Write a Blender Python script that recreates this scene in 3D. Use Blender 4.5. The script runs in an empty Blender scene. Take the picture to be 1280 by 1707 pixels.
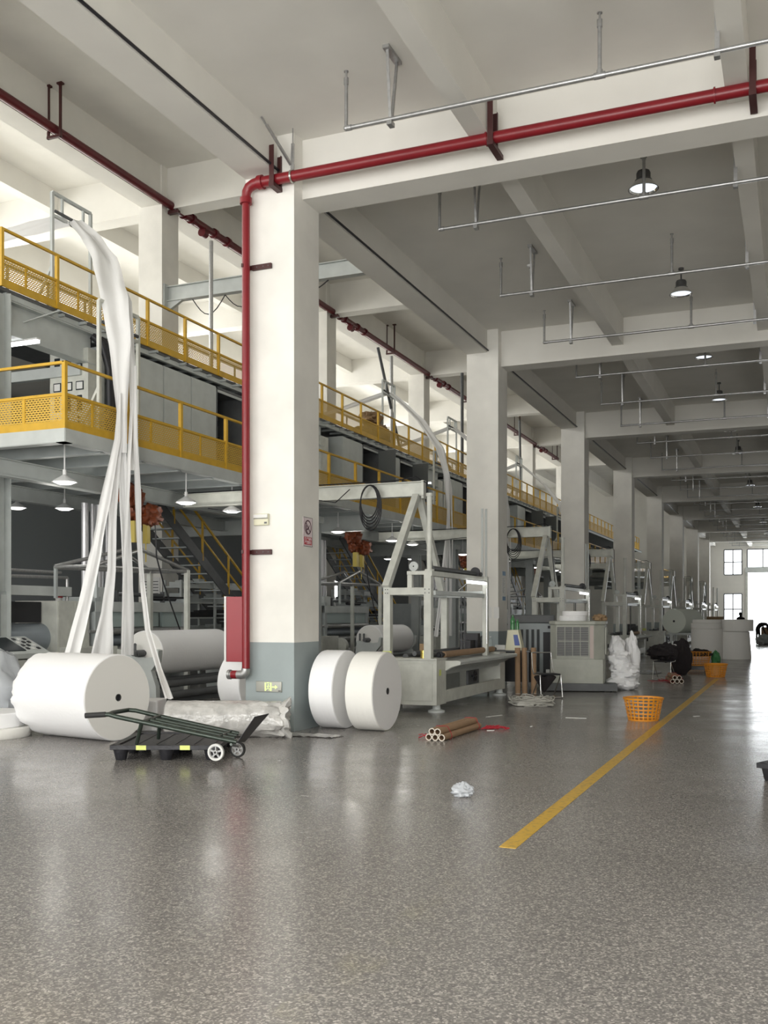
import bpy, math, random
from math import radians as R, sin, cos, pi
from mathutils import Vector, Matrix, noise
random.seed(7)
S = bpy.context.scene
COL = S.collection
BAY = 10.05

# ------------------------------------------------------------------ camera
cd = bpy.data.cameras.new('camera'); cam = bpy.data.objects.new('camera', cd); COL.objects.link(cam)
cam.location = (0, 0, 1.6); cam.rotation_euler = (R(90), 0, R(22.6))
cd.sensor_fit = 'VERTICAL'; cd.sensor_height = 36; cd.lens = 36 * 1650 / 1707
cd.shift_y = (1025 - 853.5) / 1707; cd.clip_end = 300
S.camera = cam
# ------------------------------------------------------------------ light
S.view_settings.view_transform = 'Standard'; S.view_settings.look = 'None'
S.view_settings.gamma = 1; S.view_settings.use_curve_mapping = False
S.view_settings.exposure = 0.0
w = bpy.data.worlds.new('sky'); S.world = w; w.use_nodes = True
w.node_tree.nodes['Background'].inputs[0].default_value = (.85, .93, 1, 1)
w.node_tree.nodes['Background'].inputs[1].default_value = 1.0
try:
    S.cycles.use_denoising = True; S.cycles.max_bounces = 8; S.cycles.diffuse_bounces = 5
    S.cycles.transparent_max_bounces = 24; S.cycles.sample_clamp_indirect = 4
except Exception: pass

def area(name, loc, rot, sx, sy, watt, col=(1, 1, 1)):
    l = bpy.data.lights.new(name, 'AREA'); l.shape = 'RECTANGLE'; l.size = sx; l.size_y = sy
    l.energy = watt; l.color = col
    o = bpy.data.objects.new(name, l); COL.objects.link(o); o.location = loc; o.rotation_euler = rot
    return o
DAY = (1, .995, .975)
area('daylight_front_door', (-2, -5.6, 3.4), (R(90), 0, 0), 8.5, 6.2, 1550, DAY)
area('daylight_front_left', (-15, -5.6, 5.5), (R(90), 0, 0), 14, 9, 1300, DAY)
for i in range(5):
    area('daylight_left_window', (-22.6, 6 + i * 15, 11.0), (0, R(-72), 0), 3.0, 13, 520, DAY)
for i in range(3):
    area('fill_light_right', (3.3, 4 + i * 20.1, 4.6), (0, R(90), 0), 3.2, 6, 35, DAY)  # added fill lamps; the right wall has no windows
area('daylight_end_door', (-.6, 92.0, 3.2), (R(-90), 0, 0), 6, 5.5, 900, (.93, .97, 1))

# ------------------------------------------------------------------ materials
def mat(name, col, rough=.5, metal=0, var=0, vscale=4, bump=0, bscale=60, emit=0, alpha=1, spec=None, trans=0):
    m = bpy.data.materials.new(name); m.use_nodes = True; nt = m.node_tree; b = nt.nodes['Principled BSDF']
    c = (*col, 1)
    b.inputs['Base Color'].default_value = c; b.inputs['Roughness'].default_value = rough
    b.inputs['Metallic'].default_value = metal; b.inputs['Alpha'].default_value = alpha
    if spec is not None: b.inputs['Specular IOR Level'].default_value = spec
    if trans: b.inputs['Transmission Weight'].default_value = trans
    if emit:
        b.inputs['Emission Color'].default_value = c; b.inputs['Emission Strength'].default_value = emit
    if var or bump:
        tc = nt.nodes.new('ShaderNodeTexCoord')
    if var:
        n = nt.nodes.new('ShaderNodeTexNoise'); n.inputs['Scale'].default_value = vscale; n.inputs['Detail'].default_value = 6
        r = nt.nodes.new('ShaderNodeValToRGB')
        r.color_ramp.elements[0].position = .3; r.color_ramp.elements[1].position = .7
        r.color_ramp.elements[0].color = tuple(max(0, x * (1 - var)) for x in col) + (1,)
        r.color_ramp.elements[1].color = tuple(min(1, x * (1 + var * .5)) for x in col) + (1,)
        nt.links.new(tc.outputs['Object'], n.inputs['Vector']); nt.links.new(n.outputs[0], r.inputs[0])
        nt.links.new(r.outputs[0], b.inputs['Base Color'])
    if bump:
        n2 = nt.nodes.new('ShaderNodeTexNoise'); n2.inputs['Scale'].default_value = bscale
        bp = nt.nodes.new('ShaderNodeBump'); bp.inputs['Strength'].default_value = bump; bp.inputs['Distance'].default_value = .02
        nt.links.new(tc.outputs['Object'], n2.inputs['Vector']); nt.links.new(n2.outputs[0], bp.inputs['Height'])
        nt.links.new(bp.outputs[0], b.inputs['Normal'])
    return m

M = {}
M['plaster'] = mat('plaster', (.74, .725, .68), .85, var=.05, vscale=1.2)
M['steel_paint'] = mat('grey painted steel', (.40, .43, .43), .5, var=.12, vscale=3)
M['steel_light'] = mat('light grey painted steel', (.52, .55, .54), .45, var=.1, vscale=3)
M['steel_white'] = mat('off white machine paint', (.60, .61, .56), .45, var=.14, vscale=5)
M['door_inner'] = mat('dark cabinet door', (.17, .18, .18), .5)
M['steel_dark'] = mat('dark grey steel', (.10, .105, .11), .5, var=.2)
M['galv'] = mat('galvanised pipe', (.42, .42, .42), .35, .7, var=.15, vscale=20)
M['chrome'] = mat('chrome', (.75, .75, .75), .15, 1)
M['alu'] = mat('shiny duct', (.55, .55, .57), .4, .6)
M['yellow'] = mat('yellow rail paint', (.64, .38, .025), .45, var=.12, vscale=5)
M['red'] = mat('red fire pipe', (.21, .009, .015), .35, var=.08)
M['red_dark'] = mat('dark red main pipe', (.10, .006, .010), .4, var=.1)
M['red_box'] = mat('red hydrant box', (.30, .035, .045), .35)
M['bracket'] = mat('dark oxide red bracket', (.055, .012, .012), .5)
M['black'] = mat('black plastic', (.012, .012, .016), .45)
M['pallet'] = mat('black pallet plastic', (.018, .018, .022), .5, bump=.3, bscale=30)
M['rubber'] = mat('rubber', (.02, .02, .02), .7)
M['white_rubber'] = mat('white tyre', (.62, .62, .6), .6)
M['truck'] = mat('dark green truck paint', (.035, .048, .038), .35, .3, var=.2, vscale=12)
M['cloth'] = mat('white nonwoven', (.86, .86, .87), .9, bump=.15, bscale=25)
M['cloth_end'] = mat('white nonwoven edge', (.78, .77, .74), .95)
M['cloth_cream'] = mat('cream nonwoven', (.82, .81, .77), .9, bump=.15, bscale=25)
M['strip'] = mat('thin nonwoven strip', (.80, .80, .80), .9)
M['card'] = mat('cardboard tube', (.34, .22, .13), .75, var=.1, vscale=10)
M['card_end'] = mat('cardboard tube cut edge', (.62, .56, .48), .8)
M['string'] = mat('red string', (.42, .02, .035), .6)
M['orange'] = mat('orange basket plastic', (.70, .27, .015), .45)
M['hoist'] = mat('orange hoist', (.20, .045, .012), .5, var=.5, vscale=14)
M['hook'] = mat('yellow hook block', (.45, .35, .06), .5)
M['lamp_metal'] = mat('grey lamp housing', (.10, .10, .10), .4, .5)
M['lamp_white'] = mat('white lamp shade', (.75, .75, .75), .4)
M['lamp_lit'] = mat('lit lamp', (1, .98, .95), .5, emit=5)
M['lamp_cool'] = mat('lit high bay', (.85, .92, 1), .5, emit=1.1)
M['tube_lit'] = mat('lit tube', (1, 1, 1), .5, emit=7)
M['daylit'] = mat('bright frosted window', (.97, .97, .93), .4, emit=1.1)
M['daylit_far'] = mat('bright frosted far window', (.93, .97, 1), .4, emit=3.6)
M['glass'] = mat('console screen', (.02, .025, .03), .15)
M['blue'] = mat('blue screen', (.08, .12, .35), .3)
M['ivory'] = mat('ivory plastic', (.68, .66, .5), .5)
M['cooler'] = mat('cooler plastic', (.40, .41, .36), .55, var=.12, vscale=5)
M['cooler_pink'] = mat('cooler faded plastic', (.47, .39, .36), .55)
M['cooler_grey'] = mat('cooler grey', (.30, .33, .34), .5, var=.1)
M['wrap'] = mat('crumpled plastic wrap', (.56, .55, .53), .18, var=.25, vscale=7, bump=1, bscale=14, alpha=.95)
M['bag'] = mat('clear plastic sheet', (.60, .63, .67), .15, bump=.8, bscale=6, alpha=.62)
M['strap'] = mat('grey strapping', (.45, .44, .40), .5)
M['brown'] = mat('brown sacking', (.30, .20, .11), .85, bump=.5, bscale=10)
M['dark_cloth'] = mat('dark fabric', (.018, .014, .016), .9, bump=.6, bscale=14)
M['skin'] = mat('skin', (.45, .27, .19), .6)
M['paper'] = mat('white paper', (.72, .72, .70), .7)
M['pink'] = mat('sign panel', (.72, .62, .64), .5)
M['sign_red'] = mat('sign red', (.42, .01, .025), .5)
M['sign_dark'] = mat('sign dark line', (.07, .012, .03), .5)
M['sign_metal'] = mat('sign metal plate', (.42, .42, .38), .3, .8)
M['sign_glow'] = mat('luminous sign green', (.75, .95, .35), .5, emit=.35)
M['sign_blue'] = mat('notice blue', (.08, .2, .35), .5)
M['green_bottle'] = mat('green bottle', (.06, .22, .08), .15)
M['clear_bottle'] = mat('clear bottle', (.6, .68, .7), .1, alpha=.5)
M['gold'] = mat('gold tin', (.65, .5, .14), .25, .9)
M['dark_wall'] = mat('dark lower wall', (.22, .24, .25), .7)
M['roll_blue'] = mat('steel drum roll', (.32, .36, .40), .3, .3)
M['teal'] = mat('grey green film', (.38, .46, .45), .4)
M['pale'] = mat('pale green white cloth', (.66, .70, .64), .9)
M['red_plain'] = mat('red plastic', (.5, .03, .04), .4)
M['sticker'] = mat('yellow sticker', (.66, .72, .2), .5)

def floor_mat():
    m = bpy.data.materials.new('polished terrazzo'); m.use_nodes = True; nt = m.node_tree; b = nt.nodes['Principled BSDF']
    tc = nt.nodes.new('ShaderNodeTexCoord'); L = nt.links.new
    def nz(scale, detail=2, rough=.5):
        n = nt.nodes.new('ShaderNodeTexNoise'); n.inputs['Scale'].default_value = scale; n.inputs['Detail'].default_value = detail
        n.inputs['Roughness'].default_value = rough
        L(tc.outputs['Object'], n.inputs['Vector']); return n
    def ramp(src, p0, c0, p1, c1):
        r = nt.nodes.new('ShaderNodeValToRGB'); r.color_ramp.elements[0].position = p0; r.color_ramp.elements[1].position = p1
        r.color_ramp.elements[0].color = (*c0, 1); r.color_ramp.elements[1].color = (*c1, 1); L(src, r.inputs[0]); return r
    def mix(a, bb, f, mode='MIX'):
        x = nt.nodes.new('ShaderNodeMixRGB'); x.blend_type = mode
        if isinstance(f, float): x.inputs[0].default_value = f
        else: L(f, x.inputs[0])
        L(a, x.inputs[1]); L(bb, x.inputs[2]); return x.outputs[0]
    base = ramp(nz(.35, 5).outputs[0], .3, (.188, .179, .173), .7, (.232, .221, .214)).outputs[0]
    # chips
    v = nt.nodes.new('ShaderNodeTexVoronoi'); v.inputs['Scale'].default_value = 105; L(tc.outputs['Object'], v.inputs['Vector'])
    chips = ramp(v.outputs['Color'], .5, (.8, .8, .8), .95, (2.1, 2.08, 2.0)).outputs[0]
    c = mix(base, chips, 1.0, 'MULTIPLY')
    g = ramp(nz(28, 3, .7).outputs[0], .35, (.78, .78, .78), .65, (1.22, 1.2, 1.18)).outputs[0]
    c = mix(c, g, 1.0, 'MULTIPLY')
    # dark stains
    mp = nt.nodes.new('ShaderNodeMapping'); mp.inputs['Scale'].default_value = (1, 1, 1); L(tc.outputs['Object'], mp.inputs['Vector'])
    s2 = nz(5.5, 3, .6); st = ramp(s2.outputs[0], .70, (0, 0, 0), .76, (1, 1, 1)).outputs[0]
    dk = nt.nodes.new('ShaderNodeRGB'); dk.outputs[0].default_value = (.055, .05, .047, 1)
    fm = nt.nodes.new('ShaderNodeMath'); fm.operation = 'MULTIPLY'; fm.inputs[1].default_value = .55; L(st, fm.inputs[0])
    c = mix(c, dk.outputs[0], fm.outputs[0])
    L(c, b.inputs['Base Color'])
    rr = nt.nodes.new('ShaderNodeMapRange'); L(nz(1.3, 6, .65).outputs[0], rr.inputs[0])
    rr.inputs[1].default_value = .3; rr.inputs[2].default_value = .7; rr.inputs[3].default_value = .15; rr.inputs[4].default_value = .28
    L(rr.outputs[0], b.inputs['Roughness'])
    b.inputs['Specular IOR Level'].default_value = .5
    bp = nt.nodes.new('ShaderNodeBump'); bp.inputs['Strength'].default_value = .07; bp.inputs['Distance'].default_value = .03
    L(nz(1.1, 3).outputs[0], bp.inputs['Height']); L(bp.outputs[0], b.inputs['Normal'])
    return m
M['floor'] = floor_mat()

def two_tone(name, lo, hi, z):
    m = mat(name, hi, .8); nt = m.node_tree; L = nt.links.new; b = nt.nodes['Principled BSDF']
    g = nt.nodes.new('ShaderNodeNewGeometry'); sp = nt.nodes.new('ShaderNodeSeparateXYZ'); L(g.outputs['Position'], sp.inputs[0])
    mt = nt.nodes.new('ShaderNodeMath'); mt.operation = 'GREATER_THAN'; mt.inputs[1].default_value = z; L(sp.outputs[2], mt.inputs[0])
    n = nt.nodes.new('ShaderNodeTexNoise'); n.inputs['Scale'].default_value = 1.5; n.inputs['Detail'].default_value = 8; L(g.outputs['Position'], n.inputs['Vector'])
    r = nt.nodes.new('ShaderNodeValToRGB'); r.color_ramp.elements[0].position = .35; r.color_ramp.elements[1].position = .65
    r.color_ramp.elements[0].color = (.92, .92, .92, 1); r.color_ramp.elements[1].color = (1.03, 1.03, 1.03, 1); L(n.outputs[0], r.inputs[0])
    x = nt.nodes.new('ShaderNodeMixRGB'); L(mt.outputs[0], x.inputs[0]); x.inputs[1].default_value = (*lo, 1); x.inputs[2].default_value = (*hi, 1)
    y = nt.nodes.new('ShaderNodeMixRGB'); y.blend_type = 'MULTIPLY'; y.inputs[0].default_value = 1
    L(x.outputs[0], y.inputs[1]); L(r.outputs[0], y.inputs[2]); L(y.outputs[0], b.inputs['Base Color'])
    return m
M['column'] = two_tone('column paint', (.32, .365, .37), (.78, .765, .72), 1.22)

def mesh_panel_mat():
    m = mat('yellow expanded mesh', (.62, .39, .05), .5); nt = m.node_tree; L = nt.links.new; b = nt.nodes['Principled BSDF']
    tc = nt.nodes.new('ShaderNodeTexCoord'); sp = nt.nodes.new('ShaderNodeSeparateXYZ'); L(tc.outputs['Object'], sp.inputs[0])
    ad = nt.nodes.new('ShaderNodeMath'); L(sp.outputs[0], ad.inputs[0]); L(sp.outputs[1], ad.inputs[1])
    cb = nt.nodes.new('ShaderNodeCombineXYZ'); L(ad.outputs[0], cb.inputs[0]); L(sp.outputs[2], cb.inputs[1])
    br = nt.nodes.new('ShaderNodeTexBrick'); br.offset = .5
    br.inputs['Scale'].default_value = 1; br.inputs['Brick Width'].default_value = .062; br.inputs['Row Height'].default_value = .034
    br.inputs['Mortar Size'].default_value = .0105; br.inputs['Mortar Smooth'].default_value = 0
    L(cb.outputs[0], br.inputs['Vector']); L(br.outputs['Fac'], b.inputs['Alpha'])
    return m
M['mesh'] = mesh_panel_mat()

# ------------------------------------------------------------------ mesh helpers
class MB:
    def __init__(s): s.v = []; s.f = []
    def add(s, vs, fs):
        n = len(s.v); s.v += [tuple(p) for p in vs]; s.f += [tuple(n + i for i in f) for f in fs]; return s
    def box(s, x0, x1, y0, y1, z0, z1):
        return s.add([(x0, y0, z0), (x1, y0, z0), (x1, y1, z0), (x0, y1, z0), (x0, y0, z1), (x1, y0, z1), (x1, y1, z1), (x0, y1, z1)],
                     [(0, 3, 2, 1), (4, 5, 6, 7), (0, 1, 5, 4), (1, 2, 6, 5), (2, 3, 7, 6), (3, 0, 4, 7)])
    def bar(s, p, q, w_, h_=None, up=(0, 0, 1)):
        h_ = h_ or w_; p = Vector(p); q = Vector(q); d = (q - p).normalized(); u = Vector(up)
        if abs(d.dot(u)) > .98: u = Vector((0, 1, 0))
        a = d.cross(u).normalized() * w_ / 2; b = a.cross(d).normalized() * h_ / 2
        vs = [p - a - b, p + a - b, p + a + b, p - a + b, q - a - b, q + a - b, q + a + b, q - a + b]
        return s.add(vs, [(0, 3, 2, 1), (4, 5, 6, 7), (0, 1, 5, 4), (1, 2, 6, 5), (2, 3, 7, 6), (3, 0, 4, 7)])
    def cyl(s, p, q, r, r2=None, n=16, cap=True):
        return s.sweep([p, q], [r, r if r2 is None else r2], n, cap)
    def sweep(s, pts, r, n=10, cap=True, closed=False):
        pts = [Vector(p) for p in pts]; m = len(pts); rr = r if isinstance(r, (list, tuple)) else [r] * m
        t0 = (pts[1] - pts[0]).normalized(); ref = Vector((0, 0, 1)) if abs(t0.z) < .95 else Vector((1, 0, 0))
        a = t0.cross(ref).normalized(); base = len(s.v)
        for i in range(m):
            if closed: t = (pts[(i + 1) % m] - pts[i - 1]).normalized()
            elif i == 0: t = t0
            elif i == m - 1: t = (pts[i] - pts[i - 1]).normalized()
            else: t = ((pts[i + 1] - pts[i]).normalized() + (pts[i] - pts[i - 1]).normalized()).normalized()
            a = (a - t * a.dot(t)).normalized(); b = t.cross(a)
            for k in range(n):
                an = 2 * pi * k / n; s.v.append(tuple(pts[i] + (a * cos(an) + b * sin(an)) * rr[i]))
        rng = m if closed else m - 1
        for i in range(rng):
            for k in range(n):
                i2 = (i + 1) % m
                s.f.append((base + i * n + k, base + i * n + (k + 1) % n, base + i2 * n + (k + 1) % n, base + i2 * n + k))
        if cap and not closed:
            s.f.append(tuple(base + k for k in range(n))[::-1]); s.f.append(tuple(base + (m - 1) * n + k for k in range(n)))
        return s
    def lathe(s, prof, p, axis=(0, 0, 1), n=40, fn=None, closed=False):
        """prof: list of (radius, distance along axis)."""
        p = Vector(p); ax = Vector(axis).normalized(); ref = Vector((0, 0, 1)) if abs(ax.z) < .95 else Vector((1, 0, 0))
        a = ax.cross(ref).normalized(); b = ax.cross(a); base = len(s.v); m = len(prof)
        for i, (r, h) in enumerate(prof):
            for k in range(n):
                an = 2 * pi * k / n; rr, hh = (r, h) if fn is None else fn(r, h, an, i)
                s.v.append(tuple(p + ax * hh + (a * cos(an) + b * sin(an)) * rr))
        for i in range(m if closed else m - 1):
            j = (i + 1) % m
            for k in range(n): s.f.append((base + i * n + k, base + i * n + (k + 1) % n, base + j * n + (k + 1) % n, base + j * n + k))
        if not closed:
            if prof[0][0] > 1e-4: s.f.append(tuple(base + k for k in range(n))[::-1])
            if prof[-1][0] > 1e-4: s.f.append(tuple(base + (m - 1) * n + k for k in range(n)))
        return s
    def prism(s, poly, ext, ax):
        """poly of 3D points extruded by vector ext."""
        n = len(poly); vs = [Vector(p) for p in poly] + [Vector(p) + Vector(ext) for p in poly]
        return s.add(vs, [tuple(range(n))[::-1], tuple(range(n, 2 * n))] + [(i, (i + 1) % n, n + (i + 1) % n, n + i) for i in range(n)])
    def sphere(s, c, r, n=12, sc=(1, 1, 1)):
        c = Vector(c); base = len(s.v)
        for i in range(n + 1):
            th = pi * i / n
            for k in range(2 * n):
                an = pi * k / n
                s.v.append((c.x + r * sc[0] * sin(th) * cos(an), c.y + r * sc[1] * sin(th) * sin(an), c.z + r * sc[2] * cos(th)))
        for i in range(n):
            for k in range(2 * n):
                s.f.append((base + i * 2 * n + k, base + (i + 1) * 2 * n + k, base + (i + 1) * 2 * n + (k + 1) % (2 * n), base + i * 2 * n + (k + 1) % (2 * n)))
        return s
    def build(s, name, m, parent=None, loc=(0, 0, 0), bevel=0, rot=None):
        me = bpy.data.meshes.new(name); me.from_pydata(s.v, [], s.f); me.validate()
        import bmesh
        bm = bmesh.new(); bm.from_mesh(me); bmesh.ops.remove_doubles(bm, verts=bm.verts, dist=1e-5)
        bmesh.ops.recalc_face_normals(bm, faces=bm.faces); bm.to_mesh(me); bm.free()
        me.materials.append(M[m] if isinstance(m, str) else m)
        me.polygons.foreach_set('use_smooth', [True] * len(me.polygons)); me.set_sharp_from_angle(angle=R(38))
        o = bpy.data.objects.new(name, me); COL.objects.link(o); o.location = loc
        if rot: o.rotation_euler = rot
        if parent: o.parent = parent
        if bevel:
            b = o.modifiers.new('bevel', 'BEVEL'); b.width = bevel; b.segments = 2; b.limit_method = 'ANGLE'
        return o

def B(*a): return MB().box(*a)
def tag(o, label=None, cat=None, group=None, kind=None):
    if label: o['label'] = label
    if cat: o['category'] = cat
    if group: o['group'] = group
    if kind: o['kind'] = kind
    return o
def thing(name, label, cat, loc=(0, 0, 0), rz=0, group=None):
    o = bpy.data.objects.new(name, None); COL.objects.link(o); o.location = loc; o.rotation_euler = (0, 0, rz)
    o.empty_display_size = .1
    return tag(o, label, cat, group)
def struct(name, mb, m, label=None):
    o = mb.build(name, m); return tag(o, label, None, None, 'structure')
def _copy(o, par):
    c = o.copy(); COL.objects.link(c); c.parent = par
    for ch in list(o.children): _copy(ch, c)
    return c
def dup(root, dloc=(0, 0, 0), label=None, rz=None, loc=None):
    c = root.copy(); COL.objects.link(c)
    c.location = Vector(loc) if loc is not None else root.location + Vector(dloc)
    if rz is not None: c.rotation_euler = (0, 0, rz)
    for ch in list(root.children): _copy(ch, c)
    if label: c['label'] = label
    return c
ORD = ['nearest', 'second nearest', 'third nearest', 'fourth nearest', 'fifth nearest', 'sixth nearest', 'seventh nearest', 'eighth nearest',
       'ninth nearest', 'tenth nearest', 'eleventh nearest', 'twelfth nearest', 'thirteenth nearest', 'fourteenth nearest', 'fifteenth nearest',
       'sixteenth nearest', 'seventeenth nearest', 'eighteenth nearest', 'nineteenth nearest', 'twentieth nearest', 'fourth farthest', 'third farthest', 'second farthest', 'farthest']
def blob(mb, c, sc, seed, amp=.25, n=14, freq=2.2, flat=True):
    base = len(mb.v); mb.sphere((0, 0, 0), 1, n)
    for i in range(base, len(mb.v)):
        p = Vector(mb.v[i]); k = 1 + amp * noise.noise(p * freq + Vector((seed, seed * 2.3, 0))) + amp * .5 * noise.noise(p * freq * 2.7 + Vector((0, seed, 5)))
        q = Vector((p.x * sc[0] * k + c[0], p.y * sc[1] * k + c[1], p.z * sc[2] * k + c[2]))
        if flat and q.z < c[2] - sc[2] * .8: q.z = c[2] - sc[2] * .8
        mb.v[i] = tuple(q)
    return mb
def text_mesh(name, txt, size, m, parent, loc, rot, ext=.001):
    cu = bpy.data.curves.new(name, 'FONT'); cu.body = txt; cu.size = size; cu.extrude = ext; cu.align_x = 'CENTER'; cu.align_y = 'CENTER'
    t = bpy.data.objects.new('t', cu); COL.objects.link(t); bpy.context.view_layer.update()
    me = bpy.data.meshes.new_from_object(t.evaluated_get(bpy.context.evaluated_depsgraph_get()))
    bpy.data.objects.remove(t); me.materials.clear(); me.materials.append(M[m])
    o = bpy.data.objects.new(name, me); COL.objects.link(o); o.location = loc; o.rotation_euler = rot; o.parent = parent
    return o

# ================================================================== THE SETTING
XR, XL, YF, YE = 3.6, -23.0, -6.0, 92.5
struct('floor', B(XL, XR, YF, YE, -.1, 0), 'floor', 'grey polished terrazzo floor')
struct('ceiling', B(-7.1, XR, YF, YE, 8.2, 8.4), 'plaster', 'cream ceiling slab over the aisle')
struct('ceiling_left', B(XL, -7.1, YF, YE, 13.6, 13.8), 'plaster', 'high cream ceiling over the machine bays')
struct('wall_right', B(XR, XR + .2, YF, YE, 0, 8.4), 'plaster')
struct('wall_upper_unseen', B(-6.9, -6.7, YF, YE, 8.4, 13.8), 'plaster')  # unseen wall above the slab, added for the way daylight falls
struct('shade_slab_upper', B(XL, -16.4, YF, YE, 8.0, 8.2), 'plaster')  # unseen slab added to keep the bay beneath it dark
wl = MB().box(XL - .2, XL, YF, YE, 0, 9.0); wl.box(XL - .2, XL, YF, YE, 12.7, 13.8)
for k in range(-1, 9): wl.box(XL - .2, XL, 2 + k * BAY - .4, 2 + k * BAY + .4, 9.0, 12.7)
struct('wall_left', wl, 'plaster')
for k in range(-1, 9):
    y0 = 2 + k * BAY + .4; y1 = min(y0 + BAY - .8, YE)
    if k == -1: y0 = YF
    if k == -1: y1 = 1.6
    o = struct('window_%d' % (k + 2), B(XL - .12, XL - .08, y0, y1, 9.0, 12.7), 'daylit')
    fr = MB()
    for q in range(6): yy = y0 + (y1 - y0) * q / 5; fr.box(XL - .08, XL - .02, yy - .04, yy + .04, 9, 12.7)
    for zz in (9.05, 10.9, 12.65): fr.box(XL - .08, XL - .02, y0, y1, zz - .04, zz + .04)
    fr.build('window_frame', 'steel_dark', o)
struct('wall_inner', B(-21.2, -21.0, 5, 60, 0, 7.9), 'dark_wall')
# front wall, behind the camera, with its openings
fw = MB().box(XL, -22, YF - .2, YF, 0, 13.8).box(-8, -6.3, YF - .2, YF, 0, 13.8).box(2.3, XR, YF - .2, YF, 0, 8.4)
fw.box(-22, -8, YF - .2, YF, 0, .9).box(-22, -8, YF - .2, YF, 10.1, 13.8).box(-6.3, 2.3, YF - .2, YF, 6.6, 8.4)
struct('wall_front', fw, 'plaster')
struct('window_20', B(-22, -8, YF - .12, YF - .08, .9, 10.1), 'daylit')
struct('door_1', B(-6.3, 2.3, YF - .12, YF - .08, 0, 6.6), 'daylit')
# end wall
ew = MB().box(XL, -5.88, YE, YE + .2, 0, 13.8).box(-5.88, -4.4, YE, YE + .2, 0, .75).box(-5.88, -4.4, YE, YE + .2, 3.45, 5.15)
ew.box(-5.88, XR, YE, YE + .2, 7.35, 8.4).box(-4.4, -3.95, YE, YE + .2, 0, 7.35).box(-3.95, XR, YE, YE + .2, 5.3, 5.75)
struct('wall_end', ew, 'plaster')
def end_window(n, x0, x1, z0, z1, nx, nz):
    o = struct('window_%d' % n, B(x0, x1, YE + .06, YE + .1, z0, z1), 'daylit_far')
    fr = MB()
    for q in range(nx + 1): xx = x0 + (x1 - x0) * q / nx; fr.box(xx - .045, xx + .045, YE - .02, YE + .06, z0, z1)
    for q in range(nz + 1): zz = z0 + (z1 - z0) * q / nz; fr.box(x0, x1, YE - .02, YE + .06, zz - .045, zz + .045)
    fr.build('window_frame', 'steel_dark', o)
end_window(21, -5.88, -4.4, 5.15, 7.35, 2, 2)
end_window(22, -3.95, 1.2, 5.75, 7.35, 4, 1)
end_window(23, -5.88, -4.4, .75, 3.45, 2, 2)
dr = struct('door_2', B(-3.95, 2.9, YE + .05, YE + .1, 0, 5.3), 'daylit_far', 'bright roller door at the far end')
rb = MB().box(-4.1, 3.0, YE - .35, YE, 5.3, 5.75); rb.build('roller_box', 'steel_light', dr)
MB().box(-4.1, -3.9, YE - .08, YE, 0, 5.3).build('door_frame', 'steel_white', dr)
# row of columns beside the aisle
for k in range(-1, 8):
    y = 12.03 + BAY * k
    struct('column', B(-7.1, -6.34, y, y + .76, 0, 8.2), 'column',
           'square cream column with grey painted foot, %s along the aisle' % ORD[max(0, k)] if k >= 0 else None)
    struct('beam', B(-6.34, XR, y + .25, y + .77, 7.38, 8.2), 'plaster')
    struct('column_right', B(2.75, 3.5, y, y + .76, 0, 8.2), 'column')
struct('beam_aisle', B(-7.1, -6.6, YF, YE, 7.68, 8.2), 'plaster')
for x in (-3.79, -.75, 2.2): struct('beam_secondary', B(x, x + .25, YF, YE, 7.6, 8.2), 'plaster')
# second row, between the two machine bays
for k in range(0, 7):
    y = 12.03 + BAY * k
    struct('column_inner', B(-16.35, -15.6, y, y + .76, 0, 13.6), 'column')
    struct('beam_cross', B(XL, -7.1, y + .25, y + .77, 12.5, 13.6), 'plaster')
struct('beam_inner', B(-16.25, -15.65, YF, YE, 12.55, 13.6), 'plaster')
struct('beam_joist', B(-11.6, -11.3, YF, YE, 13.0, 13.6), 'plaster')
struct('beam_wall', B(-23.0, -22.6, YF, YE, 12.7, 13.6), 'plaster')
struct('beam_joist_far', B(-19.6, -19.3, YF, YE, 13.0, 13.6), 'plaster')

# yellow floor line (worn)
def worn_yellow():
    m = mat('worn yellow floor paint', (.72, .43, .03), .4); nt = m.node_tree; L = nt.links.new; b = nt.nodes['Principled BSDF']
    tc = nt.nodes.new('ShaderNodeTexCoord'); n = nt.nodes.new('ShaderNodeTexNoise'); n.inputs['Scale'].default_value = 22; n.inputs['Detail'].default_value = 6
    L(tc.outputs['Object'], n.inputs['Vector']); r = nt.nodes.new('ShaderNodeValToRGB')
    r.color_ramp.elements[0].position = .33; r.color_ramp.elements[0].color = (.35, .22, .05, 1)
    r.color_ramp.elements[1].position = .5; r.color_ramp.elements[1].color = (.62, .38, .035, 1)
    L(n.outputs[0], r.inputs[0]); L(r.outputs[0], b.inputs['Base Color']); b.inputs['Roughness'].default_value = .3
    return m
M['line'] = worn_yellow()
def faded():
    m = mat('faded yellow floor paint', (.42, .36, .12), .35); nt = m.node_tree; L = nt.links.new; b = nt.nodes['Principled BSDF']
    tc = nt.nodes.new('ShaderNodeTexCoord'); n = nt.nodes.new('ShaderNodeTexNoise'); n.inputs['Scale'].default_value = 3.5; n.inputs['Detail'].default_value = 10; n.inputs['Roughness'].default_value = .8
    L(tc.outputs['Object'], n.inputs['Vector']); r = nt.nodes.new('ShaderNodeMapRange'); r.inputs[1].default_value = .5; r.inputs[2].default_value = .75; r.inputs[3].default_value = 0; r.inputs[4].default_value = .22
    L(n.outputs[0], r.inputs[0]); L(r.outputs[0], b.inputs['Alpha']); return m
M['faded'] = faded()
struct('floor_marking', B(-1.89, -1.77, 6.6, 26, 0, .003), 'line', 'worn yellow line painted along the aisle floor')
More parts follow.
